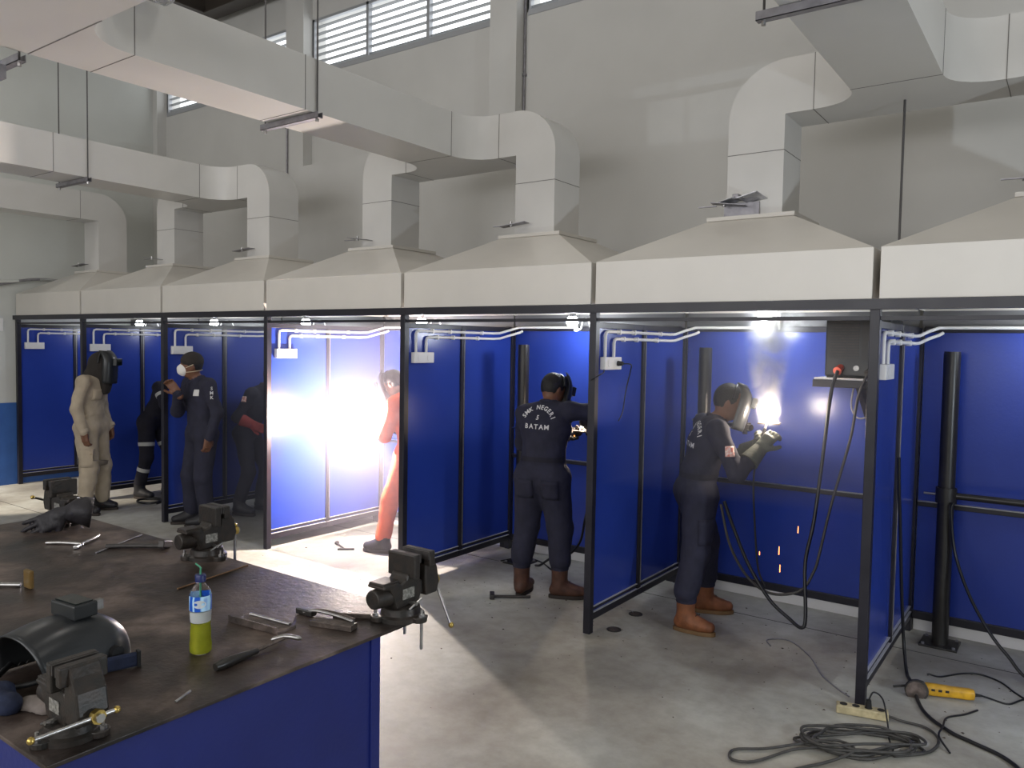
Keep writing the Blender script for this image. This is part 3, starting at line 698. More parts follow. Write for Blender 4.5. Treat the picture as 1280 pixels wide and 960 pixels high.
def sdf_part(name, prims, res, mats, parent, fold=0.0, ffreq=9.0, label=None):
    v, F, fl = sdf_mesh(prims, res, fold, ffreq)
    inv = np.array(mx_of(parent).inverted())
    v = v@inv[:3, :3].T+inv[:3, 3]
    me = bpy.data.meshes.new(name); me.from_pydata(v.tolist(), [], F.tolist())
    bm = bmesh.new(); bm.from_mesh(me); bmesh.ops.recalc_face_normals(bm, faces=bm.faces)
    bmesh.ops.smooth_vert(bm, verts=bm.verts, factor=0.5, use_axis_x=True, use_axis_y=True, use_axis_z=True)
    bm.to_mesh(me); bm.free()
    for m in mats: me.materials.append(M[m])
    me.polygons.foreach_set('material_index', np.minimum(fl, len(mats)-1).astype(np.int32))
    me.polygons.foreach_set('use_smooth', np.ones(len(me.polygons), bool)); me.update()
    o = bpy.data.objects.new(name, me); COL.objects.link(o); o.parent = parent
    if label: o['label'] = label
    return o
def frame(f, up=(0, 0, 1)):
    f = V(f).normalized(); l = V(up).cross(f).normalized(); u = f.cross(l)
    return f, l, u
def rows(f, l, u): return [tuple(f), tuple(l), tuple(u)]

def hand_prims(wr, d, palm, side, curl=0.6, s=1.0, thick=1.0, spread=0.10):
    """glove or hand: wr wrist point, d pointing direction, palm = palm normal, side +1 left / -1 right"""
    d = V(d).normalized(); palm = V(palm); palm = (palm-d*palm.dot(d)).normalized(); lat = d.cross(palm).normalized()*side   # lat points to the thumb side
    wr = V(wr); pr = []
    pr.append(('cap', wr-d*0.03*s, wr+d*0.02*s, 0.034*s*thick, 0.034*s*thick, 0.02, 0))
    c = wr+d*0.055*s
    pr.append(('box', c, (0.052*s, 0.042*s, 0.019*s*thick), rows(d, lat, palm), 0.018*s, 0.015, 0))
    for k, (off, ln) in enumerate(((0.031, 0.074), (0.011, 0.084), (-0.010, 0.078), (-0.031, 0.060))):
        p = wr+d*0.098*s+lat*off*s; dd = (d+lat*off*spread*8).normalized(); r = 0.0105*s*thick
        a = curl*1.0
        d1 = (dd*math.cos(a*0.6)+palm*math.sin(a*0.6)); d2 = (dd*math.cos(a*1.5)+palm*math.sin(a*1.5)); d3 = (dd*math.cos(a*2.2)+palm*math.sin(a*2.2))
        p1 = p+d1*ln*0.45*s; p2 = p1+d2*ln*0.32*s; p3 = p2+d3*ln*0.23*s
        pr += [('cap', p-d*0.012*s, p1, r*1.08, r, 0.006, 0), ('cap', p1, p2, r, r*0.95, 0.004, 0), ('cap', p2, p3, r*0.95, r*0.82, 0.004, 0)]
    p = wr+d*0.03*s+lat*0.034*s; td = (d*0.65+lat*0.62+palm*0.45).normalized()
    p1 = p+td*0.042*s; p2 = p1+(td*0.6+d*0.5+palm*0.35*curl).normalized()*0.034*s
    pr += [('cap', p, p1, 0.016*s*thick, 0.0125*s*thick, 0.012, 0), ('cap', p1, p2, 0.0125*s*thick, 0.0105*s*thick, 0.004, 0)]
    return pr

def boot(parent, ank, fdir, upper, sole, shaft=0.20, s=1.0, top=None):
    """ank: ground point under the ankle; fdir: toe direction; top: where the shaft meets the leg"""
    f, l, u = frame((fdir[0], fdir[1], 0)); a = V((ank[0], ank[1], 0))
    tp = V(top) if top is not None else a+u*(0.10+shaft)
    pr = [('cap', a+u*0.085*s, tp, 0.058*s, 0.066*s, 0.02, 0),
          ('cap', a-f*0.035*s+u*0.062*s, a+f*0.05*s+u*0.07*s, 0.044*s, 0.046*s, 0.02, 0, (tuple(l), 1.0)),
          ('cap', a+f*0.05*s+u*0.062*s, a+f*0.165*s+u*0.054*s, 0.046*s, 0.036*s, 0.025, 0, (tuple(l), 1.22)),
          ('cap', a+u*0.10*s, a+f*0.10*s+u*0.06*s, 0.048*s, 0.044*s, 0.03, 0)]
    b = sdf_part('boot', pr, 0.0075, [upper], parent)
    pts = []
    for k in range(24):
        t = 2*PI*k/24; c, sn = math.cos(t), math.sin(t)
        x = 0.062+0.145*c; w = (0.052 if c > 0 else 0.044)*(1-0.25*abs(c)**3)
        q = a+f*x*s+l*(w*sn/max(0.55, abs(sn)**0.35+1e-6) if abs(sn) > 0.01 else 0)*s
        pts.append(q)
    g = G(); n = len(pts)
    g.add([p+u*0.001 for p in pts]+[p+u*0.028*s for p in pts], [(i, (i+1) % n, n+(i+1) % n, n+i) for i in range(n)]+[tuple(range(n-1, -1, -1)), tuple(range(n, 2*n))])
    so = part('sole', g, sole, b, bev=0.003)
    g = G()
    for k in range(4):
        c0 = a+f*(0.055+0.02*k)*s+u*(0.140-0.018*k)*s
        g.tube([c0-l*0.022*s, c0+u*0.006+f*0.004, c0+l*0.022*s], 0.003, n=6, sub=4)
    part('laces', g, 'soledark', b, kind='stuff')
    return b

def wrap_text(text_items, body, name, mt, parent, res=3):
    """text_items: (char, origin point, right vec, up vec, size); glyphs are projected on the body surface along -normal"""
    me = body.data; Mw = mx_of(body)
    bv = BVHTree.FromPolygons([Mw@v.co for v in me.vertices], [tuple(p.vertices) for p in me.polygons])
    g = G()
    for ch, o, r, u, sz in text_items:
        cu = bpy.data.curves.new('glyph', 'FONT'); cu.body = ch; cu.size = sz; cu.align_x = 'CENTER'; cu.resolution_u = res; cu.offset = 0.0012
        ob = bpy.data.objects.new('glyph', cu); COL.objects.link(ob)
        m = bpy.data.meshes.new_from_object(ob.evaluated_get(bpy.context.evaluated_depsgraph_get()))
        bpy.data.objects.remove(ob)
        nrm = r.cross(u).normalized()
        vs = []
        for v in m.vertices:
            p = o+r*v.co.x+u*v.co.y
            h = bv.ray_cast(p+nrm*0.35, -nrm, 0.8)
            vs.append(h[0]+nrm*0.004 if h[0] else p)
        g.add(vs, [tuple(p.vertices) for p in m.polygons])
        bpy.data.meshes.remove(m)
    return part(name, g, mt, parent)

def helmet_worn(t, c, f, up, s=1.0, lens=True, cape=None, tilt=0.0):
    """curved welding shield in front of a face, with its window and headband"""
    f, l, u = frame(f, up)
    g = G(); nu, nv = 16, 12; vs = []
    for j in range(nv+1):
        z = -0.165+0.315*j/nv; k = (z+0.02)/0.17
        rad = 0.128*(1-0.18*max(0, k)**2-0.05*max(0, -k)**2)
        fz = 0.035-0.045*max(0, (z-0.05)/0.1)**2 if z > 0.05 else 0.035
        for i in range(nu+1):
            a = -1.42+2.84*i/nu
            sh = math.copysign(abs(math.sin(a))**0.75, math.sin(a)); chh = math.cos(a)**0.7
            vs.append(V(c)+(f*(fz+rad*chh*0.92)+l*(rad*0.80*sh)+u*z)*s)
    fs = [(j*(nu+1)+i, j*(nu+1)+i+1, (j+1)*(nu+1)+i+1, (j+1)*(nu+1)+i) for j in range(nv) for i in range(nu)]
    g.add(vs, fs)
    h = part('helmet_shell', g, 'helmet', t, smooth=50)
    md = h.modifiers.new('solid', 'SOLIDIFY'); md.thickness = 0.005
    part('lens_box', G().obox(V(c)+(f*0.162+u*0.045)*s, f, u, 0.035*s, 0.115*s, 0.07*s), 'helmet', h, bev=0.004)
    part('lens_glass', G().obox(V(c)+(f*0.181+u*0.045)*s, f, u, 0.004*s, 0.10*s, 0.052*s), 'lens', h)
    # headband over the skull
    pts = [V(c)+(f*0.02*math.cos(q)*0+l*0.098*math.cos(q)+u*(0.02+0.115*math.sin(q))+f*0.02)*s for q in np.linspace(0.1, PI-0.1, 9)]
    part('headband', G().tube(pts, 0.010*s, n=6), 'rubber', h, smooth=60)
    return h

def make_person(label, o, ang, J, mats, s=1.0, headf=None, group=None, fold=0.008, hair=True, skin='skin', upper=1.0, legw=1.0, k=0.04):
    """J: joints in (forward, left, up) metres from the ground point o; returns thing, body, joint->world function"""
    o = V((o[0], o[1], 0)); f = V((math.cos(ang), math.sin(ang), 0)); l = V((-f.y, f.x, 0)); u = V((0, 0, 1))
    w = lambda p: o+f*p[0]+l*p[1]+u*p[2]
    t = thing('person', label, 'person', o, ang)
    D = {n: w(p) for n, p in J.items()}
    tl = (D['shL']-D['shR']).normalized(); hl = (D['hipL']-D['hipR']).normalized()
    pr = [('cap', D['pelvis'], D['waist'], 0.118*s, 0.106*s, k, 0, (tuple(hl), 1.36)),
          ('cap', D['waist'], D['chest'], 0.106*s*upper, 0.122*s*upper, k, 0, (tuple(tl), 1.40)),
          ('cap', D['chest'], D['neck']-(D['neck']-D['chest'])*0.25, 0.122*s*upper, 0.085*s, k, 0, (tuple(tl), 1.45)),
          ('cap', D['shL'], D['shR'], 0.068*s, 0.068*s, k, 0),
          ('cap', D['hipL']+V((0, 0, 0.02)), D['hipR']+V((0, 0, 0.02)), 0.108*s, 0.108*s, k, 0)]
    for q in 'LR':
        pr += [('cap', D['sh'+q], D['el'+q], 0.066*s, 0.056*s, k, 0), ('cap', D['el'+q], D['wr'+q], 0.056*s, 0.042*s, k*0.7, 0),
               ('cap', D['hip'+q], D['kn'+q], 0.100*s*legw, 0.076*s*legw, k, 0), ('cap', D['kn'+q], D['an'+q], 0.076*s*legw, 0.066*s*legw, k*0.7, 0)]
    hf = V(headf).normalized() if headf is not None else f
    hf_, hl_, hu_ = frame(hf, (D['head']-D['neck']).normalized()*0.6+u*0.6)
    Rm = rows(hf_, hl_, hu_); c = D['head']
    pr += [('cap', D['neck'], c-hu_*0.05*s, 0.058*s, 0.052*s, 0.02, 1), ('ell', c+hu_*0.01*s, (0.096*s, 0.076*s, 0.118*s), Rm, 0.01, 1),
           ('ell', c+hf_*0.02*s-hu_*0.055*s, (0.068*s, 0.055*s, 0.065*s), Rm, 0.02, 1),
           ('cap', c+hf_*0.085*s+hu_*0.015*s, c+hf_*0.107*s-hu_*0.022*s, 0.010*s, 0.014*s, 0.012, 1),
           ('cap', c+hf_*0.076*s-hu_*0.056*s+hl_*0.018*s, c+hf_*0.076*s-hu_*0.056*s-hl_*0.018*s, 0.009*s, 0.009*s, 0.008, 1),
           ('cap', c+hf_*0.08*s+hu_*0.026*s+hl_*0.03*s, c+hf_*0.08*s+hu_*0.026*s-hl_*0.03*s, 0.010*s, 0.010*s, 0.012, 1)]
    for sg in (-1, 1): pr.append(('ell', c-hf_*0.008*s+hl_*sg*0.078*s-hu_*0.005*s, (0.018*s, 0.010*s, 0.030*s), Rm, 0.006, 1))
    body = sdf_part('body', pr, 0.0125, [mats, skin], t, fold=fold, ffreq=8.5)
    if hair:
        hp = [('ell', c-hf_*0.014*s+hu_*0.028*s, (0.098*s, 0.084*s, 0.110*s), Rm, 0.01, 0)]
        v, F, fl_ = sdf_mesh(hp, 0.010)
        keep = ((v-np.array(c))@np.array(hf_) < 0.055*s) | ((v-np.array(c))@np.array(hu_) > 0.075*s)
        keep &= ((v-np.array(c))@np.array(hu_)) > -0.045*s
        F = F[keep[F].all(1)]
        g = G(); g.add([tuple(p) for p in v], [tuple(int(i) for i in q) for q in F])
        part('hair', g, 'hair', t, smooth=180)
    # collar
    nk = D['neck']; ax = (c-nk).normalized(); fx = hf_
    a0 = ax.orthogonal().normalized(); b0 = ax.cross(a0)
    ring = [nk+ax*0.005+(a0*math.cos(q)*0.066+b0*math.sin(q)*0.066)*s for q in np.linspace(0, 2*PI, 15)]
    part('collar', G().tube(ring, 0.016*s, n=8, sub=2), mats, t, smooth=180)
    return t, body, D, w, (f, l, u), (hf_, hl_, hu_)
def cuff(t, p, d, r, m, name='cuff', h=0.02):
    d = V(d).normalized(); return part(name, G().cyl(V(p)-d*h, V(p)+d*h, r, r, n=18), m, t, smooth=40, bev=0.003)
def pocket(t, body, c, n, upv, wd, ht, m, name='pocket', back=0.3):
    n = V(n).normalized(); me = body.data; Mw = mx_of(body)
    bv = BVHTree.FromPolygons([Mw@v.co for v in me.vertices], [tuple(p.vertices) for p in me.polygons])
    r = V(upv).cross(n).normalized(); u = n.cross(r).normalized(); vs = []; N = 5
    for j in range(N+1):
        for i in range(N+1):
            p = V(c)+r*wd*(i/N-0.5)+u*ht*(j/N-0.5); h = bv.ray_cast(p+n*back, -n, 0.7)
            vs.append((h[0] if h[0] else p)+n*0.005)
    fs = [(j*(N+1)+i, j*(N+1)+i+1, (j+1)*(N+1)+i+1, (j+1)*(N+1)+i) for j in range(N) for i in range(N)]
    o = part(name, G().add(vs, fs), m, t, smooth=180); md = o.modifiers.new('solid', 'SOLIDIFY'); md.thickness = 0.006; md.offset = 1
    return o
def band(t, body, p, d, r, m='reflect', h=0.022, name='reflective_band'):
    d = V(d).normalized(); a = d.orthogonal().normalized(); b = d.cross(a); Mw = mx_of(body); me = body.data
    bv = BVHTree.FromPolygons([Mw@v.co for v in me.vertices], [tuple(q.vertices) for q in me.polygons]); vs = []; n = 28
    for z in (-h, h):
        for i in range(n):
            dr = a*math.cos(2*PI*i/n)+b*math.sin(2*PI*i/n); q = V(p)+d*z
            hh = bv.ray_cast(q, dr, r*2.2); vs.append((hh[0] if hh[0] else q+dr*r)+dr*0.004)
    return part(name, G().add(vs, [(i, (i+1) % n, n+(i+1) % n, n+i) for i in range(n)]), m, t, smooth=180)

def back_text(body, D, bn, t, cz, sz=0.043, lean=(0, 0, 1)):
    """SMK NEGERI arched over 5 over BATAM, on the back: bn = outward back normal, cz = centre point"""
    bn = V(bn).normalized(); up = V(lean); up = (up-bn*up.dot(bn)).normalized(); r = up.cross(bn).normalized()
    it = []; s1 = 'SMK NEGERI'; rad = 0.118
    for i, ch in enumerate(s1):
        if ch == ' ': continue
        a = R(62)-R(124)*i/(len(s1)-1)
        o = V(cz)+r*(-math.sin(a)*rad)+up*(math.cos(a)*rad-0.043)
        rr = (r*math.cos(a)+up*math.sin(a)); uu = (up*math.cos(a)-r*math.sin(a))
        it.append((ch, o, rr, uu, sz))
    it.append(('5', V(cz)-up*0.0, r, up, sz*1.05))
    for i, ch in enumerate('BATAM'): it.append((ch, V(cz)+r*(i-2)*0.041-up*0.068, r, up, sz*1.15))
    return wrap_text(it, body, 'lettering', 'letter', t)
# ------------------------------------------------------------------ people
def gloves(t, D, q, d, palm, m, s=1.0, curl=0.9, thick=1.2, cuffm=None, name='glove'):
    d = V(d).normalized()
    g = sdf_part(name, hand_prims(D['wr'+q], d, palm, 1 if q == 'L' else -1, curl, s, thick), 0.0065, [m], t)
    if cuffm:
        ax = (D['wr'+q]-D['el'+q]).normalized()
        part('gauntlet_cuff', G().cyl(D['wr'+q]+ax*0.01, D['wr'+q]-ax*0.12, 0.043*s, 0.062*s, n=18), cuffm, g, smooth=40)
    return g
def torch(t_label, p, tip, loc_name='welding_torch'):
    p = V(p); tip = V(tip)
    t = thing('welding_torch', t_label, 'torch', p)
    d = (tip-p)
    part('grip', G().cyl(p-d.normalized()*0.09, p+d*0.25, 0.014, 0.012, n=12), 'rubber', t, smooth=40)
    part('nozzle', G().cyl(p+d*0.25, p+d*0.72, 0.010, 0.008, n=12), 'steel', t, smooth=40)
    part('electrode', G().cyl(p+d*0.72, tip, 0.0022, n=6), 'steel', t)

# welder in tan boots, under the smoke plume
J = dict(pelvis=(-0.03, 0, .92), waist=(-.01, 0, 1.06), chest=(.05, 0, 1.26), neck=(.10, 0, 1.41), head=(.185, 0, 1.535),
         shL=(.07, .18, 1.37), shR=(.05, -.18, 1.36), elR=(.14, -.33, 1.09), wrR=(.31, -.27, 1.25), elL=(.26, .12, 1.12), wrL=(.37, -.08, 1.25),
         hipL=(-.03, .10, .90), hipR=(-.03, -.10, .90), knL=(.10, .14, .54), knR=(-.06, -.14, .53), anL=(.12, .18, .27), anR=(-.13, -.18, .27))
t, body, D, w, ax, hx = make_person('welder in navy coverall and tan boots, in profile under the smoke plume', (8.985, 0.665), R(40), J, 'navy', headf=(1, .34, -.28), legw=1.22, upper=1.06)
boot(t, w((.12, .185, 0)), (.93, .52, 0), 'boot', 'sole', top=D['anL'])
boot(t, w((-.135, -.185, 0)), (1, .12, 0), 'boot', 'sole', top=D['anR'])
helmet_worn(t, D['head'], hx[0], hx[2])
gloves(t, D, 'R', (.55, .25, .8), (.3, .9, .0), 'greenglove', 1.08, 1.0, cuffm='greenglove')
gloves(t, D, 'L', (.5, -.55, .6), (0, -.9, .3), 'greenglove', 1.08, 1.0, cuffm='greenglove')
back_text(body, D, -ax[0]*1.0-ax[1]*0.12, t, D['chest']-ax[0]*0.14+V((0, 0, 0.045)), lean=(.15, .05, 1))
cuff(t, D['anL']-V((0, 0, .05)), (0, 0, 1), 0.068, 'navy', 'trouser_hem'); cuff(t, D['anR']-V((0, 0, .05)), (0, 0, 1), 0.068, 'navy', 'trouser_hem')
band(t, body, D['waist']-V((0, 0, .02)), (0, 0, 1), 0.17, 'navy2', 0.018, 'belt')
pocket(t, body, D['shR']*0.5+D['elR']*0.5, V((.55, -.8, .2)), (0, 0, 1), .055, .07, 'patch', 'sleeve_patch')
pocket(t, body, w((.0, -.25, .68)), -ax[1], (0, 0, 1), .15, .17, 'navy', 'thigh_pocket')
torch('welding torch in the gloves of the welder in tan boots', w((.355, -.215, 1.35)), ARC5)

# welder with back turned and raised elbow
J = dict(pelvis=(-.03, 0, .93), waist=(-.01, 0, 1.08), chest=(.04, 0, 1.29), neck=(.08, 0, 1.45), head=(.16, -.01, 1.565),
         shL=(.04, .175, 1.385), shR=(.07, -.18, 1.42), elR=(.16, -.44, 1.41), wrR=(.37, -.21, 1.31), elL=(.20, .25, 1.13), wrL=(.40, -.02, 1.20),
         hipL=(-.03, .095, .91), hipR=(-.03, -.095, .91), knL=(.0, .125, .53), knR=(.03, -.13, .53), anL=(-.05, .145, .29), anR=(.0, -.145, .29))
t, body, D, w, ax, hx = make_person('welder in navy coverall seen from behind with right elbow raised, in worn brown boots', (7.82, 0.46), R(104), J, 'navy', headf=(.30, .85, -.35), legw=1.25, upper=1.08)
boot(t, w((-.045, .145, 0)), (-.25, 1, 0), 'bootdark', 'soledark', top=D['anL'])
boot(t, w((.0, -.145, 0)), (.85, .55, 0), 'bootdark', 'soledark', top=D['anR'])
helmet_worn(t, D['head'], hx[0], hx[2])
gloves(t, D, 'R', (-.35, .9, -.25), (-.7, .0, -.5), 'glove', 1.05, 1.0, cuffm='glove')
gloves(t, D, 'L', (.5, .8, .1), (.6, -.2, .5), 'glove', 1.05, 1.0, cuffm='glove')
back_text(body, D, -ax[0]*1.0, t, D['chest']-ax[0]*0.14+ax[1]*0.03+V((0, 0, 0.065)), lean=(0, .1, 1))
cuff(t, D['anL']-V((0, 0, .05)), (0, 0, 1), 0.068, 'navy', 'trouser_hem'); cuff(t, D['anR']-V((0, 0, .05)), (0, 0, 1), 0.068, 'navy', 'trouser_hem')
band(t, body, D['waist']-V((0, 0, .02)), (0, 0, 1), 0.17, 'navy2', 0.018, 'belt')
pocket(t, body, w((-.1, -.10, .84)), -ax[0], (0, 0, 1), .13, .14, 'navy', 'back_pocket'); pocket(t, body, w((-.1, .10, .84)), -ax[0], (0, 0, 1), .13, .14, 'navy', 'back_pocket')
torch('welding torch in the glove of the welder with raised elbow', w((.44, -.20, 1.33)), ARC4)

# man in beige coverall with a dark hooded helmet
J = dict(pelvis=(-.02, 0, .95), waist=(-.02, 0, 1.10), chest=(-.01, 0, 1.32), neck=(.03, 0, 1.475), head=(.09, 0, 1.61),
         shL=(.0, .19, 1.43), shR=(.0, -.19, 1.43), elR=(-.05, -.25, 1.15), wrR=(.03, -.24, .90), elL=(-.02, .24, 1.15), wrL=(.08, .22, .92),
         hipL=(-.02, .10, .93), hipR=(-.02, -.10, .93), knL=(.04, .12, .50), knR=(.02, -.12, .50), anL=(.03, .13, .145), anR=(-.03, -.13, .145))
t, body, D, w, ax, hx = make_person('man standing in beige coverall with a black hooded welding helmet', (2.365, -0.226), R(37), J, 'beige', s=1.06, headf=(.8, .6, -.05), legw=1.12, fold=0.013)
boot(t, w((.0, .13, 0)), (.8, .6, 0), 'shoe', 'soledark', shaft=0.03); boot(t, w((-.03, -.13, 0)), (.95, .30, 0), 'shoe', 'soledark', shaft=0.03)
helmet_worn(t, D['head'], hx[0], hx[2], 1.12)
hc = D['head']
sdf_part('hood', [('ell', hc-hx[0]*.015+hx[2]*.015, (.118, .100, .138), rows(*hx), .02, 0), ('cap', hc-hx[2]*.05-hx[0]*.02, D['neck']+V((0, 0, .03))-ax[0]*.02, .095, .10, .04, 0),
                  ('cap', hc-hx[2]*.10+hx[0]*.07, w((.14, 0, 1.34)), .065, .045, .04, 0, (tuple(ax[1]), 1.4))], .011, ['cap'], t, fold=.008)
sdf_part('hand', hand_prims(D['wrR'], (.12, .08, -1), (-.3, .95, 0), -1, .7, 1.0), .006, ['skin'], t)
sdf_part('hand', hand_prims(D['wrL'], (.12, .08, -1), (.3, -.95, 0), 1, .7, 1.0), .006, ['skin'], t)
pocket(t, body, w((.04, -.26, .62)), -ax[1], (0, 0, 1), .17, .20, 'beige', 'thigh_pocket'); pocket(t, body, w((.14, -.09, 1.30)), ax[0], (0, 0, 1), .11, .12, 'beige', 'chest_pocket')
band(t, body, D['waist'], (0, 0, 1), .18, 'beige', .02, 'waistband')
cuff(t, D['wrR']+V((0, 0, .02)), D['wrR']-D['elR'], .05, 'beige'); cuff(t, D['wrL']+V((0, 0, .02)), D['wrL']-D['elL'], .05, 'beige')

# welder in the booth behind the beige man
J = dict(pelvis=(-.04, 0, .92), waist=(.03, 0, 1.06), chest=(.14, 0, 1.25), neck=(.25, 0, 1.40), head=(.36, 0, 1.50),
         shL=(.17, .18, 1.34), shR=(.17, -.18, 1.34), elR=(.30, -.27, 1.14), wrR=(.48, -.15, 1.22), elL=(.32, .22, 1.12), wrL=(.50, .05, 1.2),
         hipL=(-.04, .10, .90), hipR=(-.04, -.10, .90), knL=(.12, .14, .50), knR=(-.02, -.14, .49), anL=(.06, .16, .18), anR=(-.10, -.16, .18))
t, body, D, w, ax, hx = make_person('dark-clad welder with reflective bands stooping half hidden behind a partition', (2.06, 0.66), R(28), J, 'navy2', headf=(.9, .45, -.3))
boot(t, w((.06, .16, 0)), (.9, .4, 0), 'shoe', 'soledark', top=D['anL']); boot(t, w((-.10, -.16, 0)), (.9, .3, 0), 'shoe', 'soledark', top=D['anR'])
helmet_worn(t, D['head'], hx[0], hx[2])
gloves(t, D, 'R', (.8, .5, .1), (0, .6, -.4), 'glove', 1.05, .9, cuffm='glove'); gloves(t, D, 'L', (.8, .2, .1), (0, -.6, -.4), 'glove', 1.05, .9, cuffm='glove')
band(t, body, D['shR']*.55+D['elR']*.45, D['elR']-D['shR'], .07); band(t, body, D['shL']*.55+D['elL']*.45, D['elL']-D['shL'], .07)
for q in 'LR': band(t, body, D['hip'+q]*.40+D['kn'+q]*.60, D['kn'+q]-D['hip'+q], .09); band(t, body, D['kn'+q]*.55+D['an'+q]*.45, D['an'+q]-D['kn'+q], .08)

# man in a cap and white mask
J = dict(pelvis=(-.02, 0, .96), waist=(-.01, 0, 1.11), chest=(.0, 0, 1.34), neck=(.03, 0, 1.50), head=(.09, 0, 1.645),
         shL=(.0, .195, 1.45), shR=(.02, -.19, 1.45), elR=(.17, -.15, 1.17), wrR=(.25, .05, 1.37), elL=(-.06, .26, 1.17), wrL=(.03, .26, .93),
         hipL=(-.02, .10, .94), hipR=(-.02, -.10, .94), knL=(.03, .12, .51), knR=(.05, -.12, .51), anL=(-.01, .13, .14), anR=(.03, -.13, .14))
t, body, D, w, ax, hx = make_person('man in navy coverall wearing a dark cap and white face mask, one hand raised', (3.77, 0.17), R(-98), J, 'navy', s=1.05, headf=(-.38, -.80, -.03), legw=1.1)
boot(t, w((.0, .13, 0)), (-.6, -.8, 0), 'shoe', 'soledark', shaft=0.03); boot(t, w((.03, -.13, 0)), (-.4, -.9, 0), 'shoe', 'soledark', shaft=0.03)
hc = D['head']; hf, hl, hu = hx
sdf_part('cap', [('ell', hc-hf*.012+hu*.045, (.112, .096, .098), rows(*hx), .01, 0), ('cap', hc+hf*.06+hu*.055-hl*.05, hc+hf*.06+hu*.055+hl*.05, .022, .022, .03, 0), ('sub', hc-hu*.085+hf*.0, (.2, .2, .10), rows(*hx), 0.0, 0, 0)], .009, ['cap'], t)
mk = sdf_part('face_mask', [('ell', hc+hf*.075-hu*.038, (.055, .060, .068), rows(*hx), .01, 0), ('cap', hc+hf*.12-hu*.02, hc+hf*.115-hu*.06, .014, .014, .03, 0)], .008, ['maskwhite'], t)
for z0, z1 in ((-.015, .045), (-.06, -.045)):
    part('strap', G().tube([hc+hf*.06+hl*.060+hu*z0, hc+hl*.088+hu*(z0*.5+z1*.5), hc-hf*.09+hl*.045+hu*z1, hc-hf*.105+hu*z1, hc-hf*.09-hl*.045+hu*z1, hc-hl*.088+hu*(z0*.5+z1*.5), hc+hf*.06-hl*.060+hu*z0], .0035, n=6), 'strap', mk, smooth=60)
sdf_part('hand', hand_prims(D['wrR'], (-.35, -.45, .85), (.3, -.5, .2), -1, .7, 1.08), .006, ['skin'], t)
sdf_part('hand', hand_prims(D['wrL'], (-.08, -.1, -1), (-.9, .0, 0), 1, .7, 1.05), .006, ['skin'], t)
pocket(t, body, w((.11, .125, 1.375)), ax[0], (0, 0, 1), .055, .065, 'letter', 'chest_badge', back=0.05)
it = [(c, D['shL']*.78+D['elL']*.22+V((0, 0, .02-.045*i)), V((.42, .90, 0)), V((0, 0, 1)), .045) for i, c in enumerate('SMK')]
wrap_text(it, body, 'sleeve_lettering', 'letter', t)
cuff(t, D['wrR'], D['wrR']-D['elR'], .05, 'navy'); cuff(t, D['wrL'], D['wrL']-D['elL'], .05, 'navy')

# stooping man with red gloves
J = dict(pelvis=(-.04, 0, .91), waist=(.01, 0, 1.06), chest=(.10, 0, 1.25), neck=(.18, 0, 1.40), head=(.25, 0, 1.52),
         shL=(.13, .18, 1.35), shR=(.09, -.18, 1.33), elR=(-.02, -.28, 1.08), wrR=(.12, -.24, 1.01), elL=(.26, .25, 1.07), wrL=(.36, .08, 1.0),
         hipL=(-.04, .10, .88), hipR=(-.04, -.10, .88), knL=(.12, .14, .49), knR=(.04, -.14, .48), anL=(.05, .16, .16), anR=(-.06, -.16, .16))
t, body, D, w, ax, hx = make_person('stooping man in dark coverall with red gloves behind the masked man', (3.66, 0.86), R(30), J, 'navy2', headf=(.9, .4, -.35))
boot(t, w((.05, .16, 0)), (.9, .45, 0), 'shoe', 'soledark', top=D['anL']); boot(t, w((-.06, -.16, 0)), (.9, .3, 0), 'shoe', 'soledark', top=D['anR'])
helmet_worn(t, D['head'], hx[0], hx[2])
gloves(t, D, 'R', (.85, .3, -.3), (0, .8, -.2), 'redglove', 1.1, .8, cuffm='redglove'); gloves(t, D, 'L', (.8, -.1, -.2), (0, -.8, -.2), 'redglove', 1.1, .8, cuffm='redglove')
pocket(t, body, D['shR']*.75+D['elR']*.25, V((.25, -.9, .2)), (0, 0, 1), .055, .06, 'patch', 'sleeve_patch')

# welder in orange at the bright arc
J = dict(pelvis=(.03, 0, .92), waist=(.05, 0, 1.06), chest=(.10, 0, 1.26), neck=(.16, 0, 1.41), head=(.24, 0, 1.53),
         shL=(.10, .18, 1.36), shR=(.10, -.18, 1.36), elR=(.22, -.25, 1.08), wrR=(.33, -.10, 1.10), elL=(.20, .19, 1.06), wrL=(.31, .10, 1.07),
         hipL=(.03, .10, .90), hipR=(.02, -.10, .90), knL=(.15, .17, .49), knR=(-.02, -.12, .49), anL=(.19, .22, .16), anR=(-.10, -.12, .16))
t, body, D, w, ax, hx = make_person('welder in bright orange coverall leaning into the blinding arc, half hidden by a partition', (6.17, 0.82), R(190), J, 'orange', headf=(-1, -.1, -.45), legw=1.08, fold=.011)
boot(t, w((.19, .22, 0)), (-.95, -.30, 0), 'shoe', 'soledark', shaft=.06); boot(t, w((-.10, -.12, 0)), (-1, .1, 0), 'shoe', 'soledark', shaft=.06)
helmet_worn(t, D['head'], hx[0], hx[2])
gloves(t, D, 'R', (-.9, -.1, .1), (0, -.6, -.5), 'glove', 1.05, .9, cuffm='glove'); gloves(t, D, 'L', (-.9, .1, .1), (0, .6, -.5), 'glove', 1.05, .9, cuffm='glove')
torch('welding torch in the gloves of the welder in orange', w((.40, .06, 1.13)), ARC3+V((.012, .005, 0)))
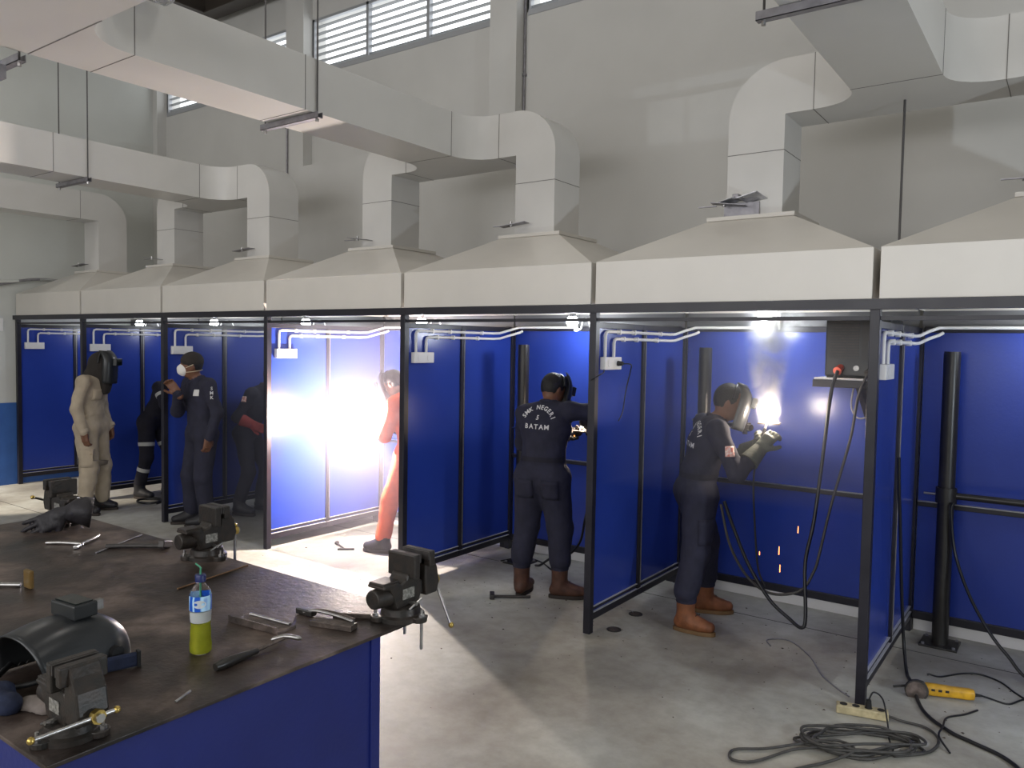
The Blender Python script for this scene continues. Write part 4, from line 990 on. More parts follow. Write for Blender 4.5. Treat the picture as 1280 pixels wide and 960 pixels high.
# ------------------------------------------------------------------ workbench
ZT_ = 0.90
BX0, BX1, BY0, BY1 = 6.42, 9.150, -3.665, -2.330
t = thing('workbench', 'large blue steel workbench with a rusty brown steel top', 'workbench', ((BX0+BX1)/2, (BY0+BY1)/2, 0))
part('top', G().box(BX0, BX1, BY0, BY1, ZT_-0.012, ZT_), 'benchtop', t, bev=0.002)
part('cabinet', G().box(BX0+0.25, BX1-0.02, BY0+0.02, BY1-0.24, 0.03, ZT_-0.013), 'bench_blue', t, bev=0.004)
part('corner_post', G().box(BX1-0.045, BX1-0.012, BY1-0.275, BY1-0.232, 0.0, ZT_-0.013), 'bench_blue', t, bev=0.003)
part('corner_post', G().box(BX1-0.045, BX1-0.012, BY0+0.012, BY0+0.055, 0.0, ZT_-0.013), 'bench_blue', t, bev=0.003)

# ------------------------------------------------------------------ vises: screw axis along local +x
def vise(loc, rotz, label, bolt=True, gap=0.035, handle=0.0, tilt=0.0, hrot=0.0):
    t = thing('bench_vise', label, 'vise', loc, rotz, group='bench vises')
    P_ = lambda n, g, m, par=None, **k: part(n, g, m, par or t, world=False, **k)
    b = P_('swivel_base', G().lathe([(0.088, 0.0), (0.088, 0.016), (0.074, 0.022), (0.070, 0.045), (0.058, 0.052)], n=32), 'vise', smooth=35)
    for k in range(3):
        a = 0.6+k*2*PI/3
        c, s = math.cos(a), math.sin(a)
        lg = P_('lug', G().cyl((0.085*c, 0.085*s, 0.0), (0.085*c, 0.085*s, 0.020), 0.030, n=16), 'vise', b, bev=0.003)
        P_('bolt', G().cyl((0.097*c, 0.097*s, -0.10 if bolt else 0.0), (0.097*c, 0.097*s, 0.046), 0.0055, n=8).cyl((0.097*c, 0.097*s, 0.020), (0.097*c, 0.097*s, 0.030), 0.011, n=6), 'steel', b)
    prof = [(-0.062, 0.050), (0.052, 0.050), (0.066, 0.085), (0.066, 0.128), (0.052, 0.150), (0.026, 0.155), (0.026, 0.168), (-0.004, 0.168), (-0.015, 0.150), (-0.040, 0.140), (-0.060, 0.150), (-0.125, 0.150), (-0.132, 0.136), (-0.095, 0.128), (-0.078, 0.100)]
    body = P_('body', G().prism(prof, 'y', -0.042, 0.042), 'vise', bev=0.007)
    P_('rear_boss', G().cyl((-0.145, 0, 0.098), (-0.06, 0, 0.098), 0.034, 0.040, n=20), 'vise', body, smooth=40, bev=0.004)
    P_('anvil', G().box(-0.128, -0.045, -0.036, 0.036, 0.138, 0.156), 'vise', body, bev=0.004)
    P_('label_plate', G().box(-0.035, 0.025, -0.0445, -0.0425, 0.080, 0.118), 'vise_plate', body)
    P_('label_plate', G().box(-0.035, 0.025, 0.0425, 0.0445, 0.080, 0.118), 'vise_plate', body)
    for sx, s in ((-1, -1), (1, 1)):
        h = P_('lock_handle', G().cyl((0.005, s*0.042, 0.062), (0.005, s*0.075, 0.062), 0.007, n=10).cyl((-0.028, s*0.068, 0.048), (0.038, s*0.068, 0.074), 0.0045, n=8), 'steel', body)
    fj = P_('fixed_jaw', G().box(0.000, 0.030, -0.068, 0.068, 0.150, 0.238), 'vise', bev=0.005)
    P_('jaw_plate', G().box(0.030, 0.036, -0.066, 0.066, 0.206, 0.236), 'machead', fj)
    x = 0.036+gap
    mp = [(x+0.006, 0.236), (x+0.038, 0.236), (x+0.052, 0.205), (x+0.075, 0.165), (x+0.088, 0.105), (x+0.074, 0.066), (x+0.012, 0.066), (x+0.006, 0.140)]
    mj = P_('moving_jaw', G().prism(mp, 'y', -0.045, 0.045), 'vise', bev=0.006)
    P_('jaw_block', G().box(x+0.006, x+0.036, -0.068, 0.068, 0.180, 0.238), 'vise', mj, bev=0.005)
    P_('jaw_plate', G().box(x, x+0.006, -0.066, 0.066, 0.206, 0.236), 'machead', mj)
    P_('slide', G().box(-0.10, x+0.04, -0.028, 0.028, 0.075, 0.125), 'machead', mj, bev=0.004)
    P_('screw', G().cyl((x+0.08, 0, 0.100), (x+0.128, 0, 0.100), 0.013, n=16), 'steel', mj, smooth=40)
    P_('nut', G().cyl((x+0.098, 0, 0.100), (x+0.118, 0, 0.100), 0.021, n=8), 'brass', mj)
    hd = V((0, math.sin(hrot), math.cos(hrot))); hc = V((x+0.108, 0, 0.100))+hd*handle
    hb = P_('handle_bar', G().cyl(hc-hd*0.115, hc+hd*0.115, 0.0065, n=10), 'steel', mj, smooth=40)
    for s in (-1, 1): P_('handle_knob', G().ball(hc+hd*0.115*s, 0.011, 10, 8), 'brass', hb, smooth=180)
    return t
vise((9.088, -2.411, ZT_), PI/2, 'dark vise with open jaws on the bench corner by the steel offcuts', gap=0.04, handle=-0.07, hrot=0.5)
vise((7.835, -2.39, ZT_), PI/2, 'dark vise with closed jaws on the bench edge behind the bottle', gap=0.004, handle=-0.09, hrot=0.0)
vise((6.655, -2.48, ZT_), PI, 'dark vise with a black leather glove lying over it', gap=0.03, handle=-0.02, hrot=1.2)
nv_ = vise((9.035, -3.555, ZT_), 0.0, 'dark vise beside the loose welding helmet, its long handle lying level', gap=0.015, handle=-0.06, hrot=PI/2, bolt=False)
nv_.scale = (0.86, 0.86, 0.86)
# glove on the far vise
t = thing('leather_glove', 'black leather glove slumped against the vise at the bench end', 'glove', (6.76, -2.55, ZT_))
gp = hand_prims(V((6.80, -2.545, 0.985)), (-0.38, -0.78, -0.40), (-0.75, 0.35, -0.45), 1, 0.25, 1.25, 0.92, spread=0.95)
gl = sdf_part('glove_hand', gp, 0.007, ['glove'], t)
g = G(); nn = 18; rg = []
for j, (p, r) in enumerate(((V((6.797, -2.54, 0.987)), 0.046), (V((6.818, -2.51, 1.000)), 0.060), (V((6.842, -2.475, 0.995)), 0.074), (V((6.868, -2.44, 0.982)), 0.080))):
    d = V((0.45, 0.85, -0.15)).normalized(); a = V((0, 0, 1)).cross(d).normalized(); b = d.cross(a)
    rg += [p+(a*math.cos(2*PI*i/nn)*1.05+b*math.sin(2*PI*i/nn)*0.95)*r*(1+0.05*math.sin(5*i)) for i in range(nn)]
g.add(rg, [(j*nn+i, j*nn+(i+1) % nn, (j+1)*nn+(i+1) % nn, (j+1)*nn+i) for j in range(3) for i in range(nn)])
c = part('gauntlet', g, 'glove', t, smooth=180); md = c.modifiers.new('solid', 'SOLIDIFY'); md.thickness = 0.004
part('buckle', G().obox((6.85, -2.50, 1.070), (0.5, -0.4, 0.1), (0, 0, 1), 0.022, 0.010, 0.004), 'steel', t)

# ------------------------------------------------------------------ loose welding helmet on the bench
def bench_helmet():
    d = V((-0.10, 0.995, 0)).normalized(); a = V((d.y, -d.x, 0)); o = V((8.625, -3.50, ZT_))
    t = thing('welding_helmet', 'dark grey welding helmet lying on the bench, open end to the blue rag', 'welding helmet', o)
    nu, nv = 26, 20; vs = []; L = 0.30
    for j in range(nv+1):
        s = j/nv; x = L*s
        k = 1.0 if s < 0.70 else math.sqrt(max(0.0, 1-((s-0.70)/0.31)**2))
        k = max(k, 0.16); fl = 1.0+0.10*(1-s)
        for i in range(nu+1):
            q = PI*(-0.04+1.08*i/nu)
            cx = math.copysign(abs(math.cos(q))**0.82, math.cos(q)); sx = math.copysign(abs(math.sin(q))**0.9, math.sin(q))
            vs.append(o+d*(x-0.03*math.sin(q)*(1-s))+a*(0.118*cx*(0.35+0.65*k)*fl)+V((0, 0, 0.012+0.155*max(sx, -0.05)*(0.18+0.82*k)*(0.86+0.14*math.sin(PI*min(1, s*1.2))))))
    g = G().add(vs, [(j*(nu+1)+i, j*(nu+1)+i+1, (j+1)*(nu+1)+i+1, (j+1)*(nu+1)+i) for j in range(nv) for i in range(nu)]+[tuple(nv*(nu+1)+i for i in range(nu+1))])
    sh = part('shell', g, 'helmet', t, smooth=60); md = sh.modifiers.new('solid', 'SOLIDIFY'); md.thickness = 0.004
    c = o+d*0.155+V((0, 0, 0.182))
    lb = part('lens_housing', G().obox(c, d, (0, 0, 1), 0.075, 0.125, 0.045), 'helmet', t, bev=0.005)
    part('lens_glass', G().obox(c+V((0, 0, 0.0245)), d, (0, 0, 1), 0.055, 0.105, 0.004), 'lens', lb)
    part('hinge_clip', G().obox(c+d*0.05+a*0.045+V((0, 0, 0.005)), d, (0, 0, 1), 0.02, 0.018, 0.03), 'steel', lb)
    part('ratchet_knob', G().cyl(o+d*0.21+a*0.112+V((0, 0, 0.05)), o+d*0.21+a*0.135+V((0, 0, 0.05)), 0.020, n=16), 'rubber', t, smooth=40)
    part('headband', G().tube([o+d*0.02+a*0.10+V((0, 0, 0.03)), o-d*0.05+a*0.05+V((0, 0, 0.02)), o-d*0.06-a*0.03+V((0, 0, 0.02)), o+d*0.02-a*0.10+V((0, 0, 0.03))], 0.008, n=8), 'rubber', t, smooth=60)
    part('sweat_band', G().obox(o+d*0.20+a*0.150+V((0, 0, 0.026)), d*0.9+a*0.35, (0, 0, 1), 0.11, 0.018, 0.045), 'bluerag', t, bev=0.008)
    part('band_clip', G().obox(o+d*0.253+a*0.170+V((0, 0, 0.027)), d*0.9+a*0.35, (0, 0, 1), 0.012, 0.022, 0.052), 'rubber', t, bev=0.003)
    return t
bench_helmet()
# rags by the near vise
def blob(name, pr, m, label, cat, res=0.008, fold=0.01):
    lo, hi = sdf_bounds(pr); t_loc = ((lo[0]+hi[0])/2, (lo[1]+hi[1])/2, ZT_)
    v, F, fl_ = sdf_mesh(pr, res, fold, 22); v[:, 2] = np.maximum(v[:, 2], ZT_+0.0005)
    return single(name, G().add([tuple(p) for p in v], [tuple(int(i) for i in q) for q in F]), m, label, cat, loc=t_loc, smooth=180)
blob('rag', [('cap', (8.70, -3.61, .925), (8.79, -3.60, .92), .035, .03, .02, 0), ('cap', (8.74, -3.63, .92), (8.72, -3.58, .93), .03, .028, .02, 0)], 'bluerag', 'crumpled dark blue rag beside the open end of the helmet', 'rag')
blob('rag', [('cap', (8.80, -3.555, .905), (8.86, -3.535, .905), .026, .024, .02, 0)], 'paper', 'pinkish grey scrap of cloth between helmet and vise', 'rag')

# ------------------------------------------------------------------ bottle
bx, by = 8.815, -3.050
t = thing('drink_bottle', 'plastic bottle of yellow-green drink with blue label and dark blue cap', 'bottle', (bx, by, ZT_))
prof = [(0.005, 0.001), (0.029, 0.001), (0.034, 0.008), (0.0345, 0.03), (0.032, 0.05), (0.0325, 0.075), (0.030, 0.092), (0.0325, 0.115), (0.0335, 0.140), (0.0335, 0.185), (0.030, 0.203), (0.020, 0.218), (0.0135, 0.226), (0.0135, 0.236)]
part('body', G().lathe(prof, (bx, by, ZT_), 28), 'bottle', t, smooth=60)
lp = [(max(r-0.0015, 0.004), z+0.0015) for r, z in prof if z < 0.10]
part('liquid', G().lathe(lp+[(0.030, 0.100)], (bx, by, ZT_), 28), 'liquid', t, smooth=60)
part('upper_wall', G().lathe([(0.0295, 0.103), (0.031, 0.115), (0.032, 0.138)], (bx, by, ZT_), 28), 'frost', t, smooth=60)
part('label', G().lathe([(0.0342, 0.142), (0.0344, 0.150), (0.0344, 0.180), (0.0338, 0.190)], (bx, by, ZT_), 28, cap=False), 'label', t, smooth=60)
c = V((bx, by, ZT_+0.166)); dr = V((0.77, -0.62, 0)).normalized(); sd = V((-dr.y, dr.x, 0))
ov = [c+dr*(math.sqrt(max(0, 0.0350**2-(0.020*math.cos(q))**2)))+sd*0.020*math.cos(q)+V((0, 0, 0.013*math.sin(q))) for q in np.linspace(0, 2*PI, 21)[:-1]]
part('label_emblem', G().add([c+dr*0.0358]+ov, [(0, i+1, (i+1) % 20+1) for i in range(20)]), 'frost', t, smooth=60)
part('cap', G().lathe([(0.0165, 0.232), (0.0168, 0.252), (0.015, 0.255)], (bx, by, ZT_), 24), 'capblue', t, smooth=40)
part('straw', G().tube([(bx, by, ZT_+0.10), (bx, by, ZT_+0.255), (bx+0.002, by, ZT_+0.275), (bx-0.012, by-0.010, ZT_+0.290)], 0.003, n=8), 'straw', t, smooth=60)

# ------------------------------------------------------------------ loose tools
z = ZT_
t = thing('pliers', 'bright steel pliers lying open on the bench', 'pliers', (7.16, -2.64, z))
for pts in (((7.04, -2.745, .008), (7.10, -2.70, .010), (7.19, -2.655, .010), (7.215, -2.66, .009)), ((7.10, -2.52, .012), (7.155, -2.585, .012), (7.19, -2.645, .010), (7.225, -2.675, .009))):
    part('handle', G().tube([(x, y, z+h) for x, y, h in pts], [0.007, 0.0075, 0.008, 0.008, 0.008, 0.008]*4, n=8), 'steel', t, smooth=60)
part('jaw', G().obox((7.225, -2.685, z+0.010), (0.6, -0.6, 0), (0, 0, 1), 0.05, 0.022, 0.014), 'steel', t, bev=0.003)
single('filler_rod', G().cyl((7.385, -2.676, z+.004), (7.215, -2.36, z+.004), 0.0035, n=8), 'zinc', 'thin straight welding rod lying near the pliers', 'rod')
single('filler_rod', G().cyl((8.17, -2.74, z+.004), (8.10, -2.36, z+.004), 0.0035, n=8), 'wood', 'brownish welding rod lying beside the closed vise', 'rod')
t = thing('hammer', 'steel hammer lying between pliers and closed vise', 'hammer', (7.45, -2.5, z))
part('handle', G().tube([(7.33, -2.60, z+.011), (7.42, -2.52, z+.012), (7.53, -2.435, z+.012)], .011, n=10), 'machead', t, smooth=60)
part('head', G().obox((7.545, -2.425, z+.022), (.6, -.75, .25), (0, 0, 1), .11, .028, .034), 'machead', t, bev=.004)
t = thing('chipping_hammer', 'chipping hammer with a dark handle on the bench beside the steel channel', 'hammer', (8.97, -2.95, z))
part('handle', G().tube([(8.985, -3.11, z+.013), (8.982, -3.04, z+.015), (8.972, -2.95, z+.012)], [.012, .014, .016, .016, .016, .016, .015, .014, .013, .012, .011, .010, .009], n=10), 'pipeblack', t, smooth=60)
part('shank', G().cyl((8.972, -2.96, z+.012), (8.955, -2.83, z+.014), .006, n=8), 'rust', t)
part('head', G().tube([(8.925, -2.86, z+.010), (8.955, -2.825, z+.018), (9.00, -2.795, z+.012)], [.004]+[.008]*11+[.003], n=8), 'steel', t, smooth=60)
t = thing('steel_channel', 'short rusty steel channel with a welded bead on the bench', 'steel offcut', (8.77, -2.77, z))
dd = V((.31, .03, 0)).normalized(); cc = V((8.765, -2.775, z))
part('web', G().obox(cc+V((0, 0, .005)), dd, (0, 0, 1), .24, .085, .010), 'rust', t, bev=.001)
part('bead', G().tube([cc+dd*(-.10+.04*k)+V((0, .030, .013)) for k in range(6)], .006, n=8), 'steel', t, smooth=60)
part('flange', G().obox(cc+V((-.004, -.040, .012)), dd, (0, 0, 1), .24, .008, .024), 'rust', t, bev=.001)
for (c0, d0, L_, w_, h_, lb) in (((8.985, -2.50, .009), (1, .62, 0), .22, .035, .018, 'long dark steel bar offcut beside the open vise'), ((8.975, -2.635, .010), (1, .30, 0), .17, .045, .020, 'dark steel block offcut near the bench corner')):
    single('steel_offcut', G().obox((c0[0], c0[1], z+c0[2]), d0, (0, 0, 1), L_, w_, h_), 'rust', lb, 'steel offcut', bev=.002)
t = thing('electrode_holder', 'steel tongs lying across the steel offcuts', 'tongs', (8.9, -2.62, z+.02))
part('arm', G().tube([(8.80, -2.62, z+.012), (8.86, -2.61, z+.026), (8.95, -2.60, z+.026), (9.04, -2.60, z+.024)], .006, n=8), 'steel', t, smooth=60)
part('arm', G().tube([(8.80, -2.60, z+.012), (8.86, -2.59, z+.024), (8.95, -2.585, z+.028), (9.03, -2.585, z+.026)], .005, n=8), 'rust', t, smooth=60)
part('grip', G().obox((8.80, -2.61, z+.012), (1, .1, 0), (0, 0, 1), .08, .03, .022), 'pipeblack', t, bev=.004)
t = thing('wire_brush', 'flat steel tool with an amber plastic case at the bench middle', 'tool', (7.62, -3.12, z))
part('blade', G().tube([(7.50, -3.26, z+.012), (7.58, -3.19, z+.014), (7.66, -3.11, z+.010)], .010, n=8), 'steel', t, smooth=60)
part('case', G().box(7.665, 7.725, -3.105, -3.085, z, z+.075), 'tapeplastic', t, bev=.008)
single('electrode_stub', G().cyl((9.085, -3.30, z+.004), (9.07, -3.245, z+.012), .004, n=8), 'steel', 'bright electrode stub lying near the vise with the level handle', 'electrode')
single('spring_wire', G().tube([(8.50+.0, -3.60+.006*k, z+.012+.006*math.sin(k*1.6)) for k in range(30)], .0016, n=6, sub=2), 'pipeblack', 'coiled black wire lying behind the loose helmet', 'wire', smooth=60)

# ------------------------------------------------------------------ things on the floor
t = thing('power_strip', 'cream four-socket power strip with coiled grey cord on the concrete', 'power strip', (10.25, -0.13, 0))
dd = V((.235, .055, 0)).normalized(); cc = V((10.235, -0.135, 0)); sd = V((-dd.y, dd.x, 0))
bx_ = part('body', G().obox(cc+V((0, 0, .024)), dd, (0, 0, 1), .25, .062, .044), 'cream', t, bev=.006)
for k in range(4):
    q = cc+dd*(-.09+.06*k)
    part('socket', G().cyl(q+V((0, 0, .0455)), q+V((0, 0, .0475)), .019, n=18), 'darkhole', bx_)
pl = part('plug', G().cyl(cc+dd*.03+V((0, 0, .046)), cc+dd*.03+V((0, 0, .09)), .017, .012, n=12), 'rubber', t, smooth=40)
part('cord', G().tube([cc+dd*.03+V((0, 0, .09)), cc+dd*.05+V((0, .01, .13)), cc+dd*.10+V((0, -.02, .11)), (10.37, -.20, .02), (10.40, -.33, .008), (10.44, -.45, .008)], .0045, n=6), 'rubber', pl, smooth=60)
pts = [cc+dd*.125+V((0, 0, .022)), V((10.42, -.10, .012)), V((10.53, -.10, .010)), V((10.60, -.20, .010)), V((10.58, -.36, .010)), V((10.46, -.50, .010))]
rng = random.Random(3)
for k in range(58):
    a = -0.7-k*2*PI/9; rr = .155+.04*math.sin(k*1.7)+.02*rng.random()
    pts.append(V((10.30+.012*math.sin(k*.9)+rr*1.55*math.cos(a)*.83, -.475+.012*math.cos(k*.7)+rr*.86*math.sin(a)+.11*math.cos(a), .008+.0062*(k//9)+.004*math.sin(k*2.3))))
pts += [V((10.16, -.66, .03)), V((10.05, -.75, .012)), V((9.94, -.96, .010)), V((9.85, -1.0, .010)), V((9.83, -.91, .010)), V((9.95, -.81, .012)), V((10.07, -.68, .02)), V((10.20, -.56, .03)), V((10.30, -.60, .03)), V((10.22, -.75, .012)), V((10.10, -.93, .008)), V((10.02, -1.15, .008))]
part('long_cord', G().tube(pts, .0068, n=8, sub=5), 'greycable', t, smooth=60)
# angle grinder
t = thing('angle_grinder', 'yellow angle grinder lying on the concrete next to the power strip cords', 'angle grinder', (10.53, .36, 0))
dd = V((.30, .10, 0)).normalized(); sd = V((-dd.y, dd.x, 0)); cc = V((10.40, .325, .038)); up = V((0, 0, 1))
g = G(); ring = []; N = 20
for x, ry, rz in ((.06, .026, .028), (.075, .031, .033), (.17, .029, .031), (.19, .027, .029), (.28, .029, .030), (.305, .026, .027), (.31, .015, .016)):
    ring.append([cc+dd*x+sd*ry*math.copysign(abs(math.cos(2*PI*i/N))**.7, math.cos(2*PI*i/N))+up*rz*math.copysign(abs(math.sin(2*PI*i/N))**.7, math.sin(2*PI*i/N)) for i in range(N)])
g.add([p for r_ in ring for p in r_], [(j*N+i, j*N+(i+1) % N, (j+1)*N+(i+1) % N, (j+1)*N+i) for j in range(len(ring)-1) for i in range(N)]+[tuple(range(N-1, -1, -1)), tuple(range((len(ring)-1)*N, len(ring)*N))])
bo = part('body', g, 'yellow', t, smooth=50)
for k in range(3): part('vent', G().obox(cc+dd*(.10+.035*k)-sd*.029+up*.008, dd, up, .018, .006, .012), 'darkhole', bo)
part('gear_head', G().obox(cc+dd*.03+up*.004, dd, up, .07, .062, .062), 'machead', t, bev=.012)
part('spindle', G().cyl(cc+dd*.02+up*-.03, cc+dd*.02-up*.032-sd*.02, .014, n=12), 'steel', t)
gd = part('guard', G().cyl(cc+dd*.015-sd*.034, cc+dd*.015-sd*.052, .060, n=28), 'machead', t, smooth=40)
part('disc', G().cyl(cc+dd*.010-sd*.054-up*.0, cc+dd*.010-sd*.057, .052, n=28), 'rust', gd)
part('side_handle', G().tube([cc+dd*.0+up*.01, cc-dd*.06+up*.005-sd*.02, cc-dd*.10-up*.0-sd*.03], .007, n=8), 'pipeblack', t, smooth=60)
part('strain_relief', G().cyl(cc+dd*.31, cc+dd*.345, .010, .006, n=10), 'rubber', t)
part('cord', G().tube([cc+dd*.345, (10.77, .50, .008), (10.85, .49, .007), (10.92, .62, .007), (11.05, .75, .007)], .005, n=6), 'rubber', t, smooth=60)
def floor_cord(pts, r, label, m='rubber'): return single('floor_cord', G().tube(pts, r, n=8), m, label, 'cord', smooth=60)
floor_cord([(10.46, .45, .08), (10.455, .52, .06), (10.50, .66, .008), (10.59, .79, .006), (10.68, .85, .006), (10.79, .80, .006), (10.87, .68, .006), (10.95, .60, .006), (11.10, .55, .006)], .005, 'thin black cord looping past the gear head of the grinder')
floor_cord([(10.72, .30, .006), (10.67, .20, .006), (10.60, .10, .006), (10.60, -.06, .02), (10.60, -.20, .03), (10.66, -.30, .006)], .005, 'short black cord running between grinder and cord coil')
floor_cord([(10.265, .45, 1.30), (10.265, .50, 1.10), (10.265, .57, .92), (10.27, .70, .45), (10.285, .76, .12), (10.33, .60, .012), (10.375, .46, .011), (10.49, .10, .011), (10.63, -.07, .011), (10.74, -.13, .011), (10.87, -.20, .011), (10.96, -.33, .011), (11.02, -.6, .011)], .0095, 'thick black cable coming down the partition and across the concrete')
floor_cord([(10.47, 1.19, .95), (10.46, 1.19, .89), (10.49, 1.19, .64), (10.58, 1.1, .42), (10.70, 1.0, .24), (10.81, .95, .12), (10.95, .90, .012), (11.3, .85, .011)], .0095, 'thick black cable sagging from the stand with the level arm')
floor_cord([(9.55, .52, .005), (9.50, .62, .005), (9.62, .69, .005), (9.80, .50, .005), (9.93, .26, .005), (10.05, .12, .005), (10.13, .05, .005)], .0045, 'thin grey cord curling on the concrete below the cable loop', 'zinc')
floor_cord([(7.02, 1.02, .006), (7.09, 1.22, .006), (7.30, 1.22, .006), (7.53, 1.06, .006), (7.70, .91, .006), (7.93, .74, .006), (8.15, .70, .006)], .006, 'thin black cord on the concrete behind the welder with raised elbow')
single('welding_cable', G().tube([(7.98, .94, .75), (7.93, .92, .55), (7.88, .92, .33), (7.76, .92, .20), (7.60, .95, .15), (7.45, 1.0, .05), (7.35, 1.08, .012)], .010, n=8), 'rubber', 'black cable hanging beside the legs of the welder with raised elbow', 'cable', smooth=60)
single('floor_cord', G().tube([(2.35+.16*math.cos(k*.7), .42+.12*math.sin(k*.7), .008+.0012*k) for k in range(22)], .008, n=6), 'rubber', 'coil of black cable at the feet of the stooping welder with reflective bands', 'cord', smooth=60)
# floor drains
for x, y, lb in ((8.61, .16, 'round steel drain cover nearer the partition foot'), (8.585, .53, 'round brown steel drain cover with a wire on it')):
    t = thing('drain_cover', lb, 'drain cover', (x, y, 0), group='drain covers')
    part('ring', G().lathe([(.050, 0), (.050, .004), (.040, .006), (.038, .002)], (x, y, 0), 28), 'machead', t, smooth=40)
    part('plate', G().lathe([(.036, 0), (.036, .005), (.012, .0065)], (x, y, 0), 24), 'rust', t, smooth=40)
    if y > .3: part('wire', G().tube([(x-.02, y, .008), (x-.05, y+.02, .010), (x-.12, y+.01, .006)], .003, n=6), 'steel', t)
t = thing('sledge_hammer', 'dark hammer lying at the heel of the welder with raised elbow', 'hammer', (7.66, .27, 0))
part('handle', G().cyl((7.575, .175, .016), (7.80, .345, .014), .010, n=10), 'machead', t, smooth=40)
part('head', G().obox((7.568, .170, .022), (-.6, .8, 0), (0, 0, 1), .095, .036, .036), 'machead', t, bev=.005)
t = thing('slag_hammer', 'small chipping hammer on the lit concrete before the welder in orange', 'hammer', (5.6, .43, 0))
part('handle', G().cyl((5.48, .50, .014), (5.66, .425, .010), .010, .006, n=10), 'machead', t, smooth=40)
part('knob', G().ball((5.475, .503, .018), .022, 12, 8, (1, 1, .8)), 'machead', t, smooth=180)
part('head', G().obox((5.69, .42, .010), (.75, .65, 0), (0, 0, 1), .15, .018, .016), 'machead', t, bev=.003)
# fixture glimpsed above the header shoe
t = thing('glass_fixture', 'clear prismatic lamp cover hanging beside the middle duct', 'lamp', (7.1, -2.23, 3.68))
part('cover', G().obox((7.13, -2.24, 3.685), (0.0, 1, 0), (0, 0, 1), .20, .10, .05), 'glassclear', t, bev=.01)
part('tray', G().obox((7.13, -2.24, 3.715), (0.0, 1, 0), (0, 0, 1), .22, .12, .02), 'white_plastic', t, bev=.004)
# ------------------------------------------------------------------ smoke and haze
def vol_mat(name, dens, col, aniso=0.0, node=None):
    m = bpy.data.materials.new(name); m.use_nodes = True; nt = m.node_tree
    for n in list(nt.nodes): nt.nodes.remove(n)
    o = nt.nodes.new('ShaderNodeOutputMaterial'); v = nt.nodes.new('ShaderNodeVolumeScatter')
    v.inputs['Color'].default_value = (*col, 1); v.inputs['Density'].default_value = dens; v.inputs['Anisotropy'].default_value = aniso
    nt.links.new(v.outputs[0], o.inputs['Volume'])
    if node: node(nt, v)
    return m
hz = vol_mat('arc_haze', HAZE, (0.93, 0.86, 1.0))  # welding fume that also stands in for lens glare around the arc
single('haze_volume', G().box(5.14, 6.76, -0.02, 1.40, 0.0, 2.07), hz, 'thin glowing welding haze filling the booth of the welder in orange', 'haze', kind='stuff')
hz2 = vol_mat('glare_veil', HAZE2, (0.80, 0.80, 1.0))
single('haze_volume', G().box(3.44, 5.06, 0.03, 1.40, 0.0, 2.07), hz2, 'thin bluish welding haze in the booth of the masked man', 'haze', kind='stuff')  # volume added in place of the lens glare from the arc
def plume_node(nt, v):
    N = lambda ty, **k: nt.nodes.new(ty)
    L = nt.links.new
    tc = N('ShaderNodeTexCoord'); n = N('ShaderNodeTexNoise'); n.inputs['Scale'].default_value = 6; n.inputs['Detail'].default_value = 3; n.inputs['Distortion'].default_value = 0.9
    L(tc.outputs['Object'], n.inputs['Vector'])
    sp = N('ShaderNodeSeparateXYZ'); L(tc.outputs['Object'], sp.inputs[0])
    def mth(op, a, b=None, c=None):
        m = N('ShaderNodeMath'); m.operation = op
        for i, q in enumerate((a, b, c)):
            if q is None: continue
            if isinstance(q, (int, float)): m.inputs[i].default_value = q
            else: L(q, m.inputs[i])
        return m.outputs[0]
    z = sp.outputs[2]; zz = mth('MULTIPLY', z, z)
    dx = mth('ADD', sp.outputs[0], mth('MULTIPLY', z, 0.09)); dy = mth('SUBTRACT', sp.outputs[1], mth('MULTIPLY', zz, 0.55))
    rr = mth('SQRT', mth('ADD', mth('MULTIPLY', dx, dx), mth('MULTIPLY', dy, dy)))
    rad = mth('ADD', mth('MULTIPLY', mth('MAXIMUM', z, 0.0), 0.22), 0.085)
    q = mth('DIVIDE', rr, rad); fall = N('ShaderNodeMapRange'); fall.interpolation_type = 'SMOOTHSTEP'
    fall.inputs[1].default_value = 0.15; fall.inputs[2].default_value = 1.0; fall.inputs[3].default_value = 1.0; fall.inputs[4].default_value = 0.0
    L(q, fall.inputs[0])
    mr = N('ShaderNodeMapRange'); mr.inputs[1].default_value = 0.36; mr.inputs[2].default_value = 0.70; mr.inputs[3].default_value = 0.0; mr.inputs[4].default_value = PLUME
    L(n.outputs['Fac'], mr.inputs[0])
    lo = N('ShaderNodeMapRange'); lo.inputs[1].default_value = -0.07; lo.inputs[2].default_value = 0.02; lo.inputs[3].default_value = 0.0; lo.inputs[4].default_value = 1.0
    L(z, lo.inputs[0])
    thin = mth('DIVIDE', 1.0, mth('ADD', 1.0, mth('MULTIPLY', mth('MAXIMUM', z, 0.0), 1.6)))
    L(mth('MULTIPLY', mth('MULTIPLY', mth('MULTIPLY', fall.outputs[0], mr.outputs[0]), lo.outputs[0]), thin), v.inputs['Density'])
pm = vol_mat('plume_smoke', 1.0, (0.95, 0.96, 1.0), 0.0, plume_node)
prp = [('cap', ARC5+V((0, 0, .0)), ARC5+V((-.015, .01, .12)), .10, .12, .03, 0), ('cap', ARC5+V((-.015, .01, .12)), ARC5+V((-.035, .08, .36)), .12, .175, .05, 0), ('cap', ARC5+V((-.035, .08, .36)), ARC5+V((-.06, .22, .60)), .175, .235, .06, 0)]
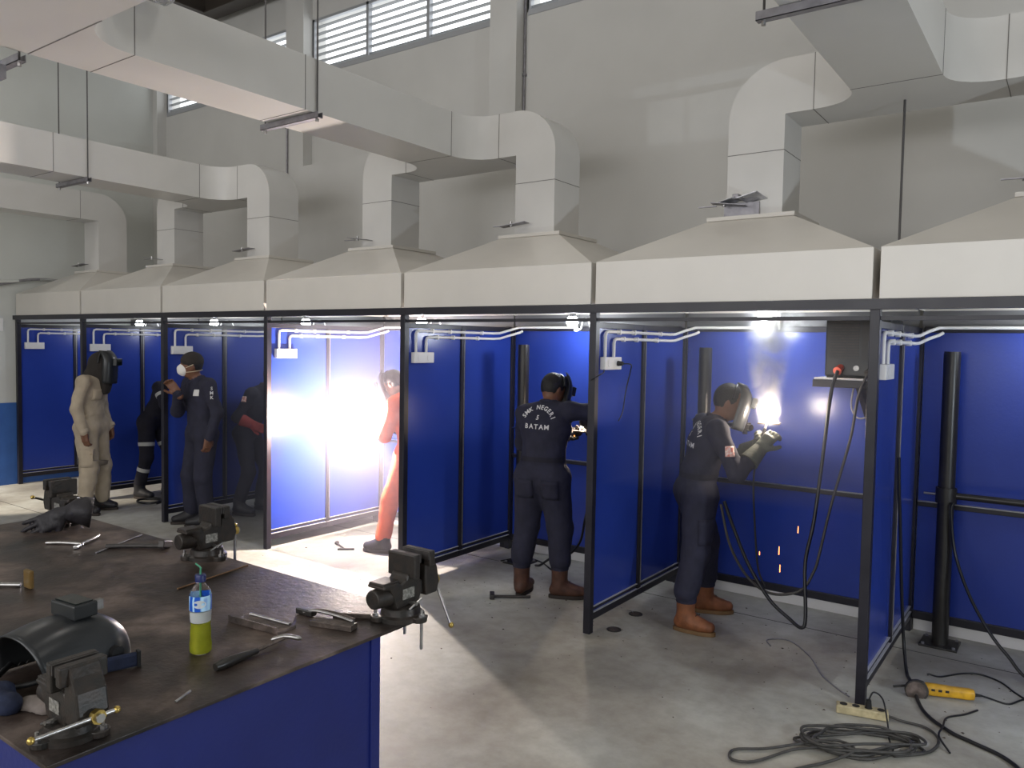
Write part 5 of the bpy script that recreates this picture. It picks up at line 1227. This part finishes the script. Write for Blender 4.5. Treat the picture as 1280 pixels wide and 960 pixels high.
v_, F_, l_ = sdf_mesh(prp, .022); v_[:, 2] = np.minimum(v_[:, 2], 2.40)
single('smoke_plume', G().add([tuple(p) for p in v_], [tuple(int(i) for i in q) for q in F_]), pm, 'white smoke plume rising from the arc to the hood', 'smoke', loc=ARC5, kind='stuff')
single('haze_volume', G().box(8.54, 10.16, 0.03, 1.40, 1.0, 2.07), vol_mat('booth_haze_pale', HAZE2*0.7, (0.85, 0.88, 1.0)), 'thin pale welding haze around the smoke plume', 'haze', kind='stuff')
# hall lamps as fixtures
for i, (hx, hy) in enumerate(HALL):
    t = thing('high_bay_lamp', 'round high-bay lamp hanging from the roof over the hall', 'lamp', (hx, hy, 6.1), group='high-bay lamps')
    part('reflector', G().lathe([(0.30, 0.0), (0.22, 0.16), (0.10, 0.26)], (hx, hy, 6.07)), 'zinc', t, smooth=40)
    part('driver', G().cyl((hx, hy, 6.33), (hx, hy, 6.48), 0.09), 'zinc', t)
    part('stem', G().cyl((hx, hy, 6.48), (hx, hy, ZC), 0.012), 'rod', t)

t = thing('added_spot_housing', 'small flood lamp on the side wall lighting the concrete by the end booth', 'lamp', (-0.04, -3.3, 3.0))  # made-up housing for the added spot, out of view
part('housing', G().box(-0.05, 0.06, -3.42, -3.18, 3.03, 3.20), 'zinc', t, bev=0.01)
part('bracket', G().box(-0.05, -0.03, -3.34, -3.26, 3.20, 3.30), 'zinc', t)
# slag crumbs and grit on the concrete
rg = random.Random(11); g = G()
for k in range(420):
    x = rg.uniform(5.2, 11.2); y = rg.gauss(0.35, 0.55)
    if y > 1.4 or y < -1.6: continue
    r = rg.uniform(0.002, 0.0065) if k % 9 else rg.uniform(0.006, 0.011)
    a = rg.uniform(0, 6); g.add([(x+r*math.cos(a+q*2.1)*(1+0.4*(q == 1)), y+r*math.sin(a+q*2.1), 0.0008) for q in range(3)]+[(x, y, r*0.7)], [(0, 1, 3), (1, 2, 3), (2, 0, 3), (2, 1, 0)])
single('slag_crumbs', g, 'rust', 'dark slag crumbs scattered over the concrete before the booths', 'slag', kind='stuff')
